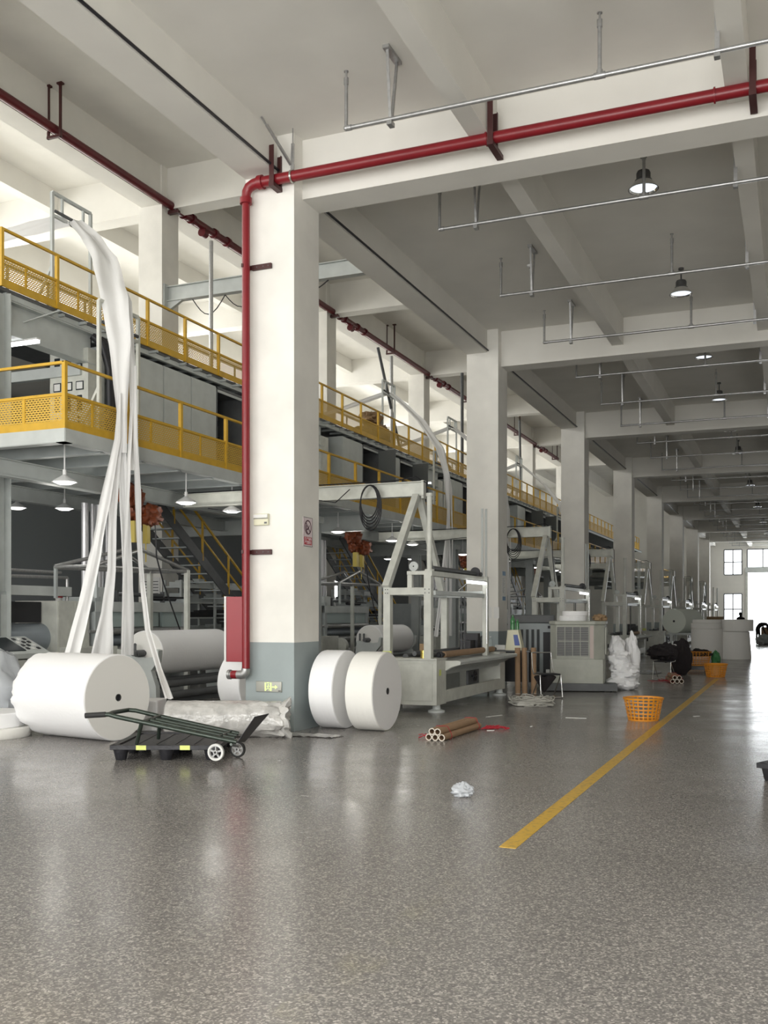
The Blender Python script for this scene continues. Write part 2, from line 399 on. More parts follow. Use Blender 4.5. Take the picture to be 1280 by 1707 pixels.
struct('floor_marking_faded', MB().add([(-1.95, 2.0, .004), (-1.73, 2.0, .004), (-1.73, 6.6, .004), (-1.95, 6.6, .004)], [(0, 1, 2, 3)]), 'faded', 'almost rubbed out start of the yellow floor line')
# black cable under the aisle beam
tag(MB().sweep([(-6.578, YF, 7.72), (-6.578, 40, 7.72), (-6.578, 90, 7.72)], .018, 8).build('cable', 'black'),
    'thin black cable clipped along the edge of the long beam above the columns', 'cable')

# ================================================================== FIRE PIPES
fp = thing('fire_pipe', 'bright red fire pipe running along the beam and down the nearest column', 'pipe', (-7.02, 11.9, 0))

elbow = [(.00, 0, 7.36), (.01, 0, 7.44), (.05, 0, 7.50), (.12, 0, 7.53), (.2, 0, 7.54)]
MB().cyl((.2, 0, 7.54), (10.6, 0, 7.54), .072, n=20).build('pipe', 'red', fp)
MB().cyl((0, 0, .86), (0, 0, 7.36), .055, n=18).build('pipe', 'red', fp)
MB().sweep(elbow, [.062, .066, .07, .074, .074], 16).build('elbow', 'red', fp)
MB().cyl((0, 0, 7.28), (0, 0, 7.36), .085).build('flange', 'red', fp); MB().cyl((.2, 0, 7.54), (.27, 0, 7.54), .095).build('flange', 'red', fp)
MB().sweep([(0, 0, .86), (-.005, 0, .81), (-.04, 0, .775), (-.09, 0, .77), (-.14, 0, .77)], [.06, .064, .064, .062, .058], 14).cyl((-.14, 0, .77), (-.26, 0, .77), .056).cyl((-.24, 0, .77), (-.28, 0, .77), .068).build('drain_elbow', 'galv', fp)
MB().cyl((-.13, 0, .77), (-.22, 0, .77), .0585).build('painted_band', 'red', fp)
for x in (3.45, 6.15):
    MB().cyl((x, 0, 7.54), (x + .02, 0, 7.54), .09).build('clamp_ring', 'red', fp)
for i, x in enumerate((-6.56, -3.49, -.45)):
    b = MB().box(x - .035, x + .035, 11.79, 11.80, 7.42, 7.97).box(x - .035, x - .028, 11.80, 11.83, 7.42, 7.97)
    b.box(x - .035, x + .035, 12.02, 12.03, 7.42, 7.90).box(x + .028, x + .035, 11.99, 12.02, 7.42, 7.90).box(x - .04, x + .04, 11.78, 12.25 if i else 12.03, 7.41, 7.465)
    b.build('hanger_bracket', 'bracket', fp, loc=(7.02, -11.9, 0))
for i, z in enumerate((6.42, 2.47)):
    b = MB().box(-7.06, -7.03, 11.84, 12.02, z - .025, z + .025).box(-7.03, -6.97, 11.985, 12.0, z - .03, z + .03).box(-6.98, -6.68, 11.99, 12.03, z - .035, z + .035)
    o = b.build('wall_clip', 'bracket', fp, loc=(7.02, -11.9, 0))
    for x in (-6.9, -6.8, -6.72): MB().cyl((x, 11.984, z), (x, 11.99, z), .008).build('bolt', 'steel_dark', o)
# sway braces at the near column
t = thing('pipe_brace', 'grey steel sway braces reaching from the bright red pipe to the ceiling', 'brace', (-6.3, 11.9, 7.54))
MB().lathe([(.078, -.012), (.086, -.012), (.086, .012), (.078, .012)], (0, 0, 0), (1, 0, 0), 24, closed=True).build('clamp', 'sign_metal', t)
MB().bar((0, 0, .08), (-.02, .05, .18), .05, .02).bar((-.02, 0, .16), (-.2, -.35, .58), .04, .025).bar((-.2, -.35, .57), (-.24, -.42, .66), .02).build('brace_rod', 'galv', t)
MB().bar((0, 0, .08), (0, .02, .45), .04, .03).cyl((0, .02, .4), (0, .02, .66), .008).build('brace_rod', 'galv', t)

# hydrant box hanging at the far side of the column
t = thing('hydrant_box', 'flat red hydrant box on the left side of the nearest column', 'box', (-7.1, 12.2, .93))
B(-.42, -.005, 0, .22, 0, .93).build('cabinet', 'red_box', t, bevel=.006)
B(-.45, -.42, -.01, .22, 0, .935).build('door_edge', 'paper', t)
t2 = thing('valve_handle', 'small red valve sticking out low beside the nearest column', 'valve', (-7.14, 12.1, .25))
MB().sweep([(.03, 0, -.25), (.03, 0, .02)], .03, 10).build('stem', 'red_plain', t2); MB().bar((-.1, 0, .1), (.03, 0, .14), .05, .03).bar((.0, 0, .1), (.02, 0, -.02), .08).build('lever', 'red_plain', t2)

# inner red pipe line
ip = thing('red_main_pipe', 'dark red main pipe running along the inner columns high over the platforms', 'pipe', (-15.48, YF, 12.58))
MB().cyl((0, .5, 0), (0, 75, 0), .105, n=18).build('pipe', 'red_dark', ip)
for k in range(5):
    y = 22.9 + k * BAY - YF
    m = MB()
    for q in (0, .35, 1.5, 2.2): MB().cyl((0, y + q, 0), (0, y + q + .12, 0), .145).build('flange', 'red_dark', ip)
    m.cyl((.0, y + 1.0, 0), (.0, y + 1.0, -.24), .1).cyl((0, y + .9, -.18), (0, y + 1.1, -.18), .12)
    m.build('valve_outlet', 'red_dark', ip)
    m = MB().bar((-.1, y - .5, -.15), (-.1, y - .5, .7), .05).bar((.14, y - .5, -.15), (.14, y - .5, .42), .05).box(-.2, .2, y - .56, y - .44, -.2, -.12)
    m.build('bracket', 'bracket', ip)
    m = MB().bar((.1, y - .3, .12), (.55, y + .1, .9), .05).bar((.05, y - .3, .1), (.05, y - .3, 1.0), .05)
    m.build('brace', 'galv', ip)
for k in range(6):
    y = 17.8 + k * BAY - YF
    m = MB().bar((-.17, y, -.2), (-.17, y, 1.0), .05).bar((.17, y, -.2), (.17, y, 1.0), .05).box(-.2, .2, y - .03, y + .03, -.2, -.14).box(-.24, -.1, y - .05, y + .05, .98, 1.02).box(.1, .24, y - .05, y + .05, .98, 1.02)
    m.build('hanger', 'bracket', ip)

# ================================================================== SPRINKLERS
sp0 = thing('sprinkler_pipe', 'x', 'pipe', (-4.95, 10.72, 7.4), 0, 'sprinkler pipes under the aisle ceiling')
MB().cyl((0, 0, 0), (8.4, 0, 0), .026, n=10).sphere((0, 0, 0), .034, 6).cyl((.02, 0, 0), (.07, 0, 0), .034, n=10).build('pipe', 'galv', sp0)
for x in (0, 3.0, 6.0):
    m = MB().cyl((x, 0, 0), (x, 0, .60), .022, n=10).cyl((x, 0, .52), (x, 0, .60), .03, n=10).cyl((x, 0, .6), (x, 0, .68), .012, n=8).cyl((x, 0, .67), (x, 0, .68), .03, n=10)
    if x: m.cyl((x - .06, 0, 0), (x + .06, 0, 0), .036, n=10).cyl((x, 0, 0), (x, 0, .06), .034, n=10)
    m.build('sprinkler_riser', 'galv', sp0)
m = MB().bar((.57, -.1, .77), (.57, -.005, -.04), .035, .01).bar((.57, .2, .77), (.57, .03, -.04), .03, .03).box(.53, .61, -.15, .26, .76, .80).box(.54, .60, -.05, .06, -.08, -.03)
m.build('hanger', 'galv', sp0)
m = MB().bar((4.2, 0, -.05), (4.2, -.02, .5), .05, .008).bar((4.2, 0, .3), (4.2, -.1, .8), .012, .04).box(4.17, 4.23, -.04, .04, -.07, -.03)
m.build('hanger', 'galv', sp0)
for j in range(24):
    if j == 0: sp0['label'] = 'nearest grey sprinkler pipe hanging across the aisle ceiling, in front of the first cross beam'
    else: dup(sp0, (0, 3.35 * j, 0), '%s sprinkler pipe hanging across the aisle ceiling' % ORD[j])

# ================================================================== HIGH BAY LAMPS
hb = thing('high_bay_lamp', 'x', 'lamp', (-2.02, 9.5, 8.2), 0, 'dome lamps under the aisle ceiling')
MB().cyl((0, 0, 0), (0, 0, -.04), .05).cyl((0, 0, 0), (0, 0, -.28), .014).build('rod', 'lamp_metal', hb)
MB().lathe([(.03, -.22), (.085, -.24), (.10, -.27), (.10, -.35), (.12, -.37), (.10, -.39)], (0, 0, 0)).build('ballast_housing', 'lamp_metal', hb)
MB().lathe([(.10, -.36), (.15, -.42), (.19, -.47), (.215, -.50), (.20, -.50), (.14, -.42), (.09, -.37)], (0, 0, 0)).build('reflector', 'chrome', hb)
MB().lathe([(.001, -.46), (.16, -.462), (.185, -.475), (.001, -.478)], (0, 0, 0), n=28).build('lens', 'lamp_cool', hb)
for j in range(16):
    lab = 'domed high bay lamp hanging over the aisle, %s to the camera' % ORD[j]
    if j == 0: hb['label'] = 'domed high bay lamp cut off by the top edge of the photo'
    else: dup(hb, (0, 5.03 * j, 0), lab)
t = thing('smoke_detector', 'small round white smoke detector on the ceiling between the first two cross beams', 'detector', (-4.63, 18.3, 8.2))
MB().lathe([(.001, 0), (.06, 0), (.055, -.03), (.03, -.045), (.001, -.045)], (0, 0, 0)).build('body', 'paper', t)
MB().lathe([(.001, -.045), (.02, -.045), (.018, -.06), (.001, -.06)], (0, 0, 0)).build('sensor', 'lamp_metal', t)

# ================================================================== SIGNS ON THE COLUMNS
t = thing('alarm_unit', 'small cream alarm unit high on the front face of the nearest column', 'alarm', (-6.835, 12.03, 2.92))
B(-.115, .115, -.045, 0, -.08, .08).build('body', 'ivory', t, bevel=.008); B(-.11, .11, -.06, -.045, .02, .07).build('lens', 'paper', t, bevel=.006)
MB().box(-.115, .115, -.048, -.045, .008, .016).build('gap', 'lamp_metal', t); B(.055, .095, -.05, -.045, -.06, -.035).build('label_mark', 'lamp_metal', t)
t = thing('exit_sign', 'metal plate exit sign with glowing running man and arrow low on the nearest column', 'sign', (-6.725, 12.03, .605))
B(-.2, .2, -.02, 0, -.07, .075).build('plate', 'sign_metal', t, bevel=.004)
m = MB().box(-.062, -.04, -.023, -.02, -.055, .06).box(.022, .045, -.023, -.02, -.055, .06).box(-.03, .012, -.023, -.02, .05, .062)
m.sphere((-.005, -.022, .033), .009, 6, (1, .2, 1))
for p, q in (((-.005, .022), (-.012, -.008)), ((-.012, -.008), (.008, -.022)), ((.008, -.022), (.006, -.05)), ((-.012, -.008), (-.022, -.03)), ((-.022, -.03), (-.036, -.036)), ((-.005, .018), (-.026, .004)), ((-.005, .018), (.012, .004))):
    m.bar((p[0], -.0215, p[1]), (q[0], -.0215, q[1]), .008, .003, (0, 1, 0))
m.build('running_man', 'sign_glow', t)
MB().box(.055, .10, -.023, -.02, -.008, .008).prism([(.10, -.023, -.03), (.14, -.023, 0), (.10, -.023, .03)], (0, .003, 0), 0).build('arrow', 'sign_glow', t)
B(.15, .19, -.023, -.02, -.06, -.045).build('plate_mark', 'lamp_metal', t)
# no fire sign on side face (+X) of column 1, facing the aisle
t = thing('fire_ban_sign', 'pink and red no open flame sign on the aisle side of the nearest column', 'sign', (-6.34, 12.435, 2.77))
B(0, .006, -.14, .14, -.21, .20).build('panel', 'pink', t)
MB().box(.006, .008, -.14, -.134, -.21, .2).box(.006, .008, .134, .14, -.21, .2).box(.006, .008, -.14, .14, .194, .2).box(.006, .008, -.14, .14, -.21, -.204).build('border', 'lamp_metal', t)
m = MB().lathe([(.086, .006), (.102, .006), (.102, .009), (.086, .009)], (0, 0, .06), (1, 0, 0), 36, closed=True)
m.bar((.0075, -.066, .126), (.0075, .066, -.006), .015, .003, (1, 0, 0)); m.build('ban_symbol', 'sign_dark', t)
m = MB().bar((.0072, -.05, .085), (.0072, -.045, .0), .022, .002, (1, 0, 0)).bar((.0072, -.045, .02), (.0072, .02, .05), .018, .002, (1, 0, 0)).bar((.0072, -.04, .0), (.0072, -.01, -.02), .014, .002, (1, 0, 0)).bar((.0072, .02, .05), (.0072, .04, .09), .014, .002, (1, 0, 0))
m.build('flame_hand', 'sign_dark', t)
B(.006, .008, -.115, .115, -.185, -.075).build('text_panel', 'sign_red', t)
text_mesh('lettering', '生产场所', .052, 'pink', t, (.009, 0, -.105), (R(90), 0, R(90)))
text_mesh('lettering', '严禁烟火', .052, 'pink', t, (.009, 0, -.155), (R(90), 0, R(90)))
# notice on column 2
t = thing('notice_strip', 'tall white notice with blue head and foot on the aisle side of the second column', 'notice', (-6.34, 22.55, 2.28))
B(0, .004, -.16, .16, -.36, .36).build('sheet', 'paper', t); MB().box(.004, .006, -.12, .14, .24, .34).box(.004, .006, -.12, .14, -.34, -.25).build('blue_band', 'sign_blue', t)
m = MB()
for i in range(12): m.box(.004, .005, -.11, -.11 + .1 + .13 * random.random(), .17 - i * .03, .178 - i * .03)
m.build('text_lines', 'lamp_metal', t)
for i, (y, z) in enumerate(((22.085, 1.75), (22.085, 1.62))):
    tag(B(-6.62 + i * .18, -6.5 + i * .18, 22.076, 22.08, 1.52, 1.78).build('paper_sheet', 'paper'), ('left', 'right')[i] + ' white paper taped low on the front of the second column', 'paper')

# ================================================================== PLATFORMS
DZ = 4.37
dk = thing('lower_platform', 'long grey steel platform edged with a pale beam above the machines', 'platform', (-10, 11.72, DZ))
LEN = 78
B(-5.6, 0, 0, LEN, -.05, -.01).build('deck_plate', 'steel_light', dk)
MB().box(-5.6, 0, -.01, .06, -.2, 0).box(-5.6, 0, .0, .16, -.21, -.19).build('fascia_front', 'steel_light', dk)
MB().box(-.06, 0.01, 0, LEN, -.2, 0).box(-.16, 0, 0, LEN, -.21, -.19).build('fascia_side', 'steel_light', dk)
for i in range(46):
    m = MB().box(-5.6, -.06, .95 + i * 1.05 - .008, .95 + i * 1.05 + .008, -.22, -.05).box(-5.6, -.06, .95 + i * 1.05 - .06, .95 + i * 1.05 + .06, -.235, -.22)
    m.build('joist', 'steel_paint', dk)
for x in (-1.9, -4.2):
    MB().box(x - .012, x + .012, .06, LEN, -.5, -.235).box(x - .1, x + .1, .06, LEN, -.52, -.5).box(x - .1, x + .1, .06, LEN, -.25, -.235).build('main_beam', 'steel_light', dk)
for k in range(7):
    y = 11.25 + k * BAY
    m = MB().box(-5.6, -.06, y - .015, y + .015, -.62, -.24).box(-5.6, -.06, y - .1, y + .1, -.64, -.62); m.build('cross_beam', 'steel_light', dk)
def railing(name, label, x, y0, z, n, sp, front=None, toe_to=None):
    r = thing(name, label, 'railing', (x, y0, z)); L_ = n * sp
    MB().box(-.025, .025, -.025, L_, .96, 1.0).build('top_rail', 'yellow', r)
    MB().box(-.02, .02, 0, L_, .49, .53).build('middle_rail', 'yellow', r)
    MB().box(-.012, .012, 0, toe_to or L_, 0, .12).build('toe_plate', 'yellow', r)
    for i in range(min(n + 1, 60)):
        MB().box(-.03, .03, i * sp - .03, i * sp + .03, 0, .98).build('post', 'yellow', r)
    for i in range(min(n, 60)):
        B(-.002, .002, i * sp + .03, (i + 1) * sp - .03, .12, .49).build('mesh_panel', 'mesh', r)
        if i < 3: B(-.012, .012, i * sp + sp * .42 - .02, i * sp + sp * .42 + .02, .12, .49).build('mesh_stiffener', 'yellow', r)
    if front:
        nf, sf = front; W_ = nf * sf
        MB().box(-W_, 0, -.025, .025, .96, 1.0).build('top_rail', 'yellow', r)
        MB().box(-W_, 0, -.02, .02, .49, .53).build('middle_rail', 'yellow', r)
        MB().box(-W_, 0, -.012, .012, 0, .12).build('toe_plate', 'yellow', r)
        for i in range(nf):
            B(-(i + 1) * sf, -i * sf, -.002, .002, .12, .49).build('mesh_panel', 'mesh', r)
            B(-(i + .55) * sf - .025, -(i + .55) * sf + .025, -.012, .012, .12, .49).build('mesh_stiffener', 'yellow', r)
    return r
railing('lower_railing', 'yellow railing with mesh panels round the lower platform', -10.02, 11.74, DZ, 50, 1.5, front=(4, 1.4))
UZ = 7.2
ud = thing('upper_walkway', 'narrow upper walkway of grey grating over the electrical cabinets', 'platform', (-12.5, 13.0, UZ))
B(-3.0, 0, 0, LEN - 2, -.06, 0).build('grating', 'steel_dark', ud)
MB().box(-.1, -.02, .2, LEN - 2, -.16, -.06).build('edge_beam', 'steel_light', ud)
for i in range(70):
    MB().box(-.6, .09 + .05 * (i % 3), 1.5 + i * .55, 1.5 + i * .55 + .05, -.12, -.07).build('grating_bearer', 'steel_paint', ud)
railing('upper_railing', 'yellow railing with mesh panels along the upper walkway', -12.48, 13.05, UZ, 54, 1.37)

# steel posts and beams of the platform
for k in range(5):
    y = 13.05 + k * BAY
    t = thing('platform_post', '%s grey I beam post carrying the upper walkway' % ORD[k], 'post', (-12.55, y, 0), 0, 'posts of the upper walkway')
    MB().box(-.14, .14, -.15, -.13, 0, 7.1).box(-.14, .14, .13, .15, 0, 7.1).box(-.01, .01, -.13, .13, 0, 7.1).build('column_section', 'steel_light', t)
    B(-.2, .2, -.2, .2, 0, .02).build('base_plate', 'steel_light', t)
    t = thing('deep_beam', 'deep grey steel beam under the upper walkway, %s to the camera' % ORD[k], 'beam', (-12.62, y + .16, 6.42), 0, 'deep beams under the upper walkway')
    MB().box(-.01, .01, 0, 2.3, .02, .6).build('web', 'steel_light', t); MB().box(-.13, .13, 0, 2.3, 0, .02).build('flange', 'steel_light', t)
    MB().box(-.13, .13, 0, 2.3, .58, .6).build('flange', 'steel_light', t)
    MB().bar((.0, .5, .35), (.38, 1.0, .66), .06, .02).bar((.0, 1.1, .62), (.38, 1.0, .66), .05, .02).build('bracket', 'steel_light', t)
    t = thing('cross_tie', 'grey channel tying the platform frame together, %s to the camera' % ORD[k], 'beam', (-15.4, y + 2.2, 6.2), 0, 'channel ties')
    MB().box(0, 2.75, 0, .12, 0, .2).build('channel', 'steel_light', t)
for k in range(4):
    y = 20.35 + k * BAY
    t = thing('deck_post', '%s grey I beam post standing under the lower platform' % ORD[k], 'post', (-10.0 + .28, y, 0), 0, 'posts under the lower platform')
    t.location.x = -10.25
    MB().box(-.15, .15, -.15, -.13, 0, 3.7).box(-.15, .15, .13, .15, 0, 3.7).box(-.01, .01, -.13, .13, 0, 3.7).build('column_section', 'steel_paint', t)
    B(-.2, .2, -.2, .2, 3.7, 3.85).build('head_plate', 'steel_paint', t)

# electrical cabinets on the lower platform
def cabinet(y0, y1, kind, lab, z1=6.95):
    t = thing('electrical_cabinet', lab, 'cabinet', (-12.5, y0, DZ - .01)); h = z1 - DZ; w_ = y1 - y0
    if kind == 'closed':
        B(-1.0, -.02, .005, w_ - .005, 0, h).build('body', 'steel_light', t)
        B(-.02, 0, .015, w_ - .015, .05, h - .03).build('door', 'steel_light', t)
    elif kind == 'open':
        MB().box(-1.0, -.95, 0, w_, 0, h).box(-1, 0, 0, .03, 0, h).box(-1, 0, w_ - .03, w_, 0, h).box(-1, 0, 0, w_, h - .05, h).box(-1, 0, 0, w_, 0, .05).build('body', 'steel_dark', t)
        m = MB(); random.seed(int(y0 * 10))
        for i in range(5):
            for q in range(4): m.box(-.7, -.55, .1 + q * (w_ - .2) / 4, .1 + q * (w_ - .2) / 4 + .12, .25 + i * .4, .25 + i * .4 + .14)
        m.build('switchgear', 'glass', t)
        d = B(0, .03, -.02, w_ * .5, .05, h - .03).build('door', 'door_inner', t, loc=(0, w_, 0), rot=(0, 0, R(-100)))
        MB().box(-.02, 0, .05, w_ - .05, h - .12, h - .06).build('header_strip', 'steel_light', t)
    return t
n_ = 0
for k in range(4):
    o_ = k * BAY
    tg = ['in the first bay', 'in the second bay', 'in the third bay', 'in the fourth bay'][k]
    if k == 0:
        for a, b, kd, lb in ((16.0, 17.75, 'closed', 'grey closed cabinet nearest the black hoses on the lower platform'), (17.76, 18.8, 'closed', 'grey closed cabinet in the middle of the first row'),
                             (18.81, 19.85, 'closed', 'grey closed cabinet next to the open one in the first row'), (19.86, 21.1, 'open', 'open dark electrical cabinet at the end of the first row')): cabinet(a, b, kd, lb)
    else:
        o_ = (k - 1) * BAY
        for a, b, kd, lb in ((26.8, 28.3, 'closed', 'light grey closed cabinet starting the row %s'), (28.31, 29.6, 'open', 'open dark cabinet after the first closed one %s'),
                             (30.3, 31.45, 'closed', 'light grey closed cabinet between two open ones %s'), (31.46, 32.7, 'open', 'open dark cabinet ending the row %s')): cabinet(a + o_, b + o_, kd, lb % tg)
# control cabinet with instruments
t0 = thing('meter_cabinet', 'white control panel with three columns of meters and switches behind the yellow railing corner', 'control panel', (-13.42, 15.3, DZ))
B(0, .92, 0, .5, 0, 2.35).build('body', 'steel_white', t0, bevel=.01)
for i in range(3):
    x = .13 + i * .27
    B(x, x + .12, -.02, 0, 1.95, 2.2).build('meter', 'glass', t0)
    MB().box(x - .03, x + .15, -.012, 0, 1.55, 1.72).build('gauge', 'glass', t0); B(x - .01, x + .13, -.016, -.012, 1.57, 1.70).build('gauge_face', 'paper', t0)
    B(x + .0, x + .11, -.018, 0, 1.15, 1.45).build('switch', 'glass', t0)
    for z in (1.02, .92): MB().cyl((x + .05, -.02, z), (x + .05, 0, z), .03).build('knob', 'glass', t0)
MB().cyl((.62, -.02, .72), (.62, 0, .72), .035).build('knob', 'glass', t0)
for k in (1, 2): dup(t0, (0, BAY * k, 0), 'white control panel with meters on the lower platform in the %s bay' % ('second', 'third')[k - 1])
t = thing('black_hose_bundle', 'bundle of black ribbed hoses bending down beside the white control panel', 'hose', (-12.42, 15.35, DZ))
for i in range(3): MB().sweep([(-.1, .1 + i * .12, 2.6), (.06, .2 + i * .14, 2.45), (.1, .35 + i * .12, 2.0), (.1, .38 + i * .11, 1.0), (.05, .36 + i * .1, .02)], .07, 10).build('hose', 'black', t)

# lit tubes under the upper deck
n = 0
for k in range(4):
    for (x, y, z, L_) in ((-13.4, 13.6, 6.35, 1.2), (-14.6, 13.2, 7.055, 1.2)):
        t = thing('tube_light', 'lit white tube light under the upper walkway, %s, %s bay' % (('lower one', 'upper one')[n % 2], ('first', 'second', 'third', 'fourth')[k]), 'light', (x, y + k * BAY, z), 0, 'tube lights of the platform')
        B(0, L_, 0, .06, 0, .05).build('tube', 'tube_lit', t); B(0, L_, -.02, .08, .05, .08).build('batten', 'lamp_white', t); n += 1

# pendant lamps under the lower platform
pl = thing('pendant_lamp', 'x', 'lamp', (0, 0, 4.32), 0, 'shaded pendant lamps under the lower platform')
MB().cyl((0, 0, .18), (0, 0, -.42), .012, n=8).cyl((0, 0, -.32), (0, 0, -.42), .03, n=12).build('rod', 'lamp_white', pl)
MB().lathe([(.03, -.40), (.07, -.43), (.17, -.49), (.20, -.52), (.19, -.52), (.06, -.44), (.02, -.42)], (0, 0, 0), n=28).build('shade', 'lamp_white', pl)
MB().lathe([(.001, -.475), (.12, -.49), (.175, -.515), (.10, -.55), (.001, -.56)], (0, 0, 0), n=24).build('bulb', 'lamp_lit', pl)
spots = [(-10.6, 12.42, 4.2), (-10.35, 15.4, 4.18), (-10.35, 17.0, 4.18), (-14.0, 16.4, 4.32), (-14.8, 15.9, 4.32)]
wh = ['beside the platform corner', 'over the winding machine', 'farthest along', 'behind the first', 'far back on the left']
first = True; li = 0
for k in range(4):
    for i, (x, y, z) in enumerate(spots):
        lb = 'lit pendant lamp under the lower platform, %s bay, %s' % (('first', 'second', 'third', 'fourth')[k], wh[i])
        if first: pl.location = (x, y, z); pl['label'] = lb; first = False
        else: dup(pl, loc=(x, y + k * BAY, z), label=lb)
for k in range(4):
    for (x, y) in ((-10.6, 13.4), (-10.4, 16.4), (-12.4, 14.2)):
        l = bpy.data.lights.new('lamp_glow', 'POINT'); l.energy = 13; l.shadow_soft_size = .15; l.color = (1, .97, .9)
        o = bpy.data.objects.new('lamp_glow', l); COL.objects.link(o); o.location = (x, y + k * BAY, 3.4)

# poles and sacks on the upper walkway
for i, (x, y, x2, y2, z2, r) in enumerate(((-13, 20.4, -13, 20.4, 10.6, .05), (-13, 32.9, -13, 30.7, 10.6, .05), (-13, 31.9, -13, 31.9, 10.6, .06), (-13, 39.8, -13, 39.8, 11.8, .07), (-13, 41.3, -13, 42.0, 11.2, .05), (-13, 49.5, -13, 49.2, 11.5, .06), (-13, 14.9, -13, 14.9, 8.2, .05))):
    tag(MB().cyl((x, y, UZ), (x2, y2, z2), r, n=12).cyl((x, y, UZ), (x, y, UZ + .03), r * 2).build('vent_pipe', 'galv' if i % 2 == 0 else 'steel_dark'),
        ['tall grey pipe rising from the upper walkway by the first inner column', 'leaning dark pipe on the upper walkway beyond the sacks', 'upright grey pipe beside the leaning dark pipe', 'upright grey pipe seen just left of the second column', 'leaning dark pipe seen just left of the second column', 'thin grey pipe in the third bay above the walkway', 'short grey pipe near the start of the upper walkway'][i], 'pipe')
for i, (x, y, sx, sy, sz) in enumerate(((-13.0, 29.5, .4, .7, .28), (-13.0, 30.6, .4, .7, .45), (-13.1, 30.3, .35, .5, .22), (-13.0, 37.0, .35, .7, .25), (-13.0, 41.2, .3, .5, .25), (-13, 17.9, .3, .6, .12), (-13, 20.2, .3, .5, .14))):
    z = UZ + sz * .8 + (.75 if i == 2 else 0)
    tag(blob(MB(), (x, y, z), (sx, sy, sz), i * 3.1 + 1, .5).build('brown_sack', 'brown'), ['low brown sack on the upper walkway beside the big heap', 'big brown sack at the bottom of the heap on the upper walkway', 'brown sack on top of the heap on the upper walkway', 'brown sack on the walkway just left of the second column', 'brown sack on the walkway hidden partly by the second column', 'flat brown sack behind the mesh near the white strips', 'flat brown sack behind the mesh left of the first column'][i], 'sack')
# steel crane beam with cable loops
for k in range(1):
    y = 22.35 + k * BAY - .02
    t = thing('crane_beam', 'grey steel crane beam fixed to the %s inner column' % ('first', 'second', 'third')[k], 'beam', (-15.6, y, 10.0), 0, 'crane beams at the inner columns')
    MB().box(0, 8.4, -.012, .012, .02, .38).box(0, 8.4, -.1, .1, .38, .40).box(0, 8.4, -.1, .1, 0, .02).build('beam_section', 'steel_light', t)
    MB().box(0, .04, -.2, .2, -.15, .45).prism([(0.04, -.05, -.25), (.5, -.05, 0), (.04, -.05, 0)], (0, .1, 0), 0).build('end_plate', 'steel_light', t)
    m = MB()
    for i in range(4):
        m.sweep([(.8 + i * 1.0 + 1.0 * q / 8, 0, -.02 - (.45 - .08 * i) * sin(pi * q / 8)) for q in range(9)], .014, 6)
    m.build('cable_loops', 'black', t)

# ================================================================== NONWOVEN ROLLS
def ring_fn(amp, seed, start=99):
    def f(r, h, an, i):
        if i >= start or r < .08: return r, h
        k = noise.noise(Vector((cos(an) * 2.2, sin(an) * 2.2, seed + h * 3))) + .5 * noise.noise(Vector((cos(an) * 6, sin(an) * 6, seed + h * 5)))
        return r * (1 + amp * k), h + amp * .5 * k
    return f
def fabric_roll(name, label, c, axis, r, L_, group=None, m='cloth', me='cloth_end', seed=1, sag=False, core=.045):
    """c is the centre of the visible end; axis points from there into the roll. Parent empty sits on the floor."""
    ax = Vector(axis).normalized()
    t = thing(name, label, 'roll', (c[0], c[1], 0), 0, group); p = (0, 0, c[2])
    prof = [(.001, .16), (core, .16), (core, .0), (r - .012, 0), (r - .003, .006), (r, .02)]
    for q in range(1, 14): prof.append((r * (1 + .0015 * ((q * 7) % 3 - 1)), .02 + (L_ - .04) * q / 14))
    if sag: prof += [(r * .99, L_ - .02), (r * .955, L_ + .05), (r * .90, L_ + .09), (r * .8, L_ + .11), (r * .4, L_ + .1), (.001, L_ + .09)]
    else: prof += [(r, L_ - .02), (r - .003, L_ - .006), (r - .012, L_), (core, L_), (core, L_ - .16), (.001, L_ - .16)]
    def f(rr, h, an, i):
        if not sag or h < L_ * .72 or rr < .1: return rr, h
        k = (h - L_ * .72) / (L_ * .2)
        n1 = noise.noise(Vector((cos(an) * 3, sin(an) * 3, seed))) + .6 * noise.noise(Vector((cos(an) * 9, sin(an) * 9, seed + h * 4)))
        return rr * (1 + .045 * k * n1), h + .03 * k * n1
    MB().lathe(prof, p, ax, 72, f).build('wound_cloth', m, t)
    pe = Vector(p) - ax * .004
    MB().lathe([(core, 0), (r - .014, 0), (r - .014, .003), (core, .003)], pe, ax, 72, closed=True).build('end_face', me, t)
    MB().lathe([(core - .006, -.008), (core + .002, -.008), (core + .002, .12), (core - .006, .12)], p, ax, 28, closed=True).build('core', 'lamp_metal', t)
    MB().lathe([(.001, .012), (core, .012), (core, .02), (.001, .02)], p, ax, 20).build('core_shade_disc', 'black', t)  # black disc paints the shade inside the hollow core
    return t
c_, s_ = cos(R(22.6)), sin(R(22.6))
def heading(xc, d):                       # direction given across / away from the camera heading
    return (xc * c_ - d * s_, xc * s_ + d * c_, 0)
big = fabric_roll('fabric_roll', 'large white nonwoven roll lying behind the hand truck', (-7.95, 10.31, .55), heading(-.842, .539), .55, 1.35, sag=True, seed=3)
fabric_roll('fabric_roll', 'white roll standing on edge, the right one of the pair beside the nearest column', (-5.22, 12.66, .545), (-1, 0, 0), .545, .40, m='cloth_cream', me='cloth', seed=5)
fabric_roll('fabric_roll', 'white roll standing on edge, touching the nearest column, left one of the pair', (-5.84, 12.72, .55), (-1, .0, 0), .55, .36, m='cloth', me='cloth', seed=6)
fabric_roll('fabric_roll', 'white roll half hidden behind the red riser pipe of the nearest column', (-7.42, 13.2, .56), (-1, .35, 0), .56, .5, seed=7)
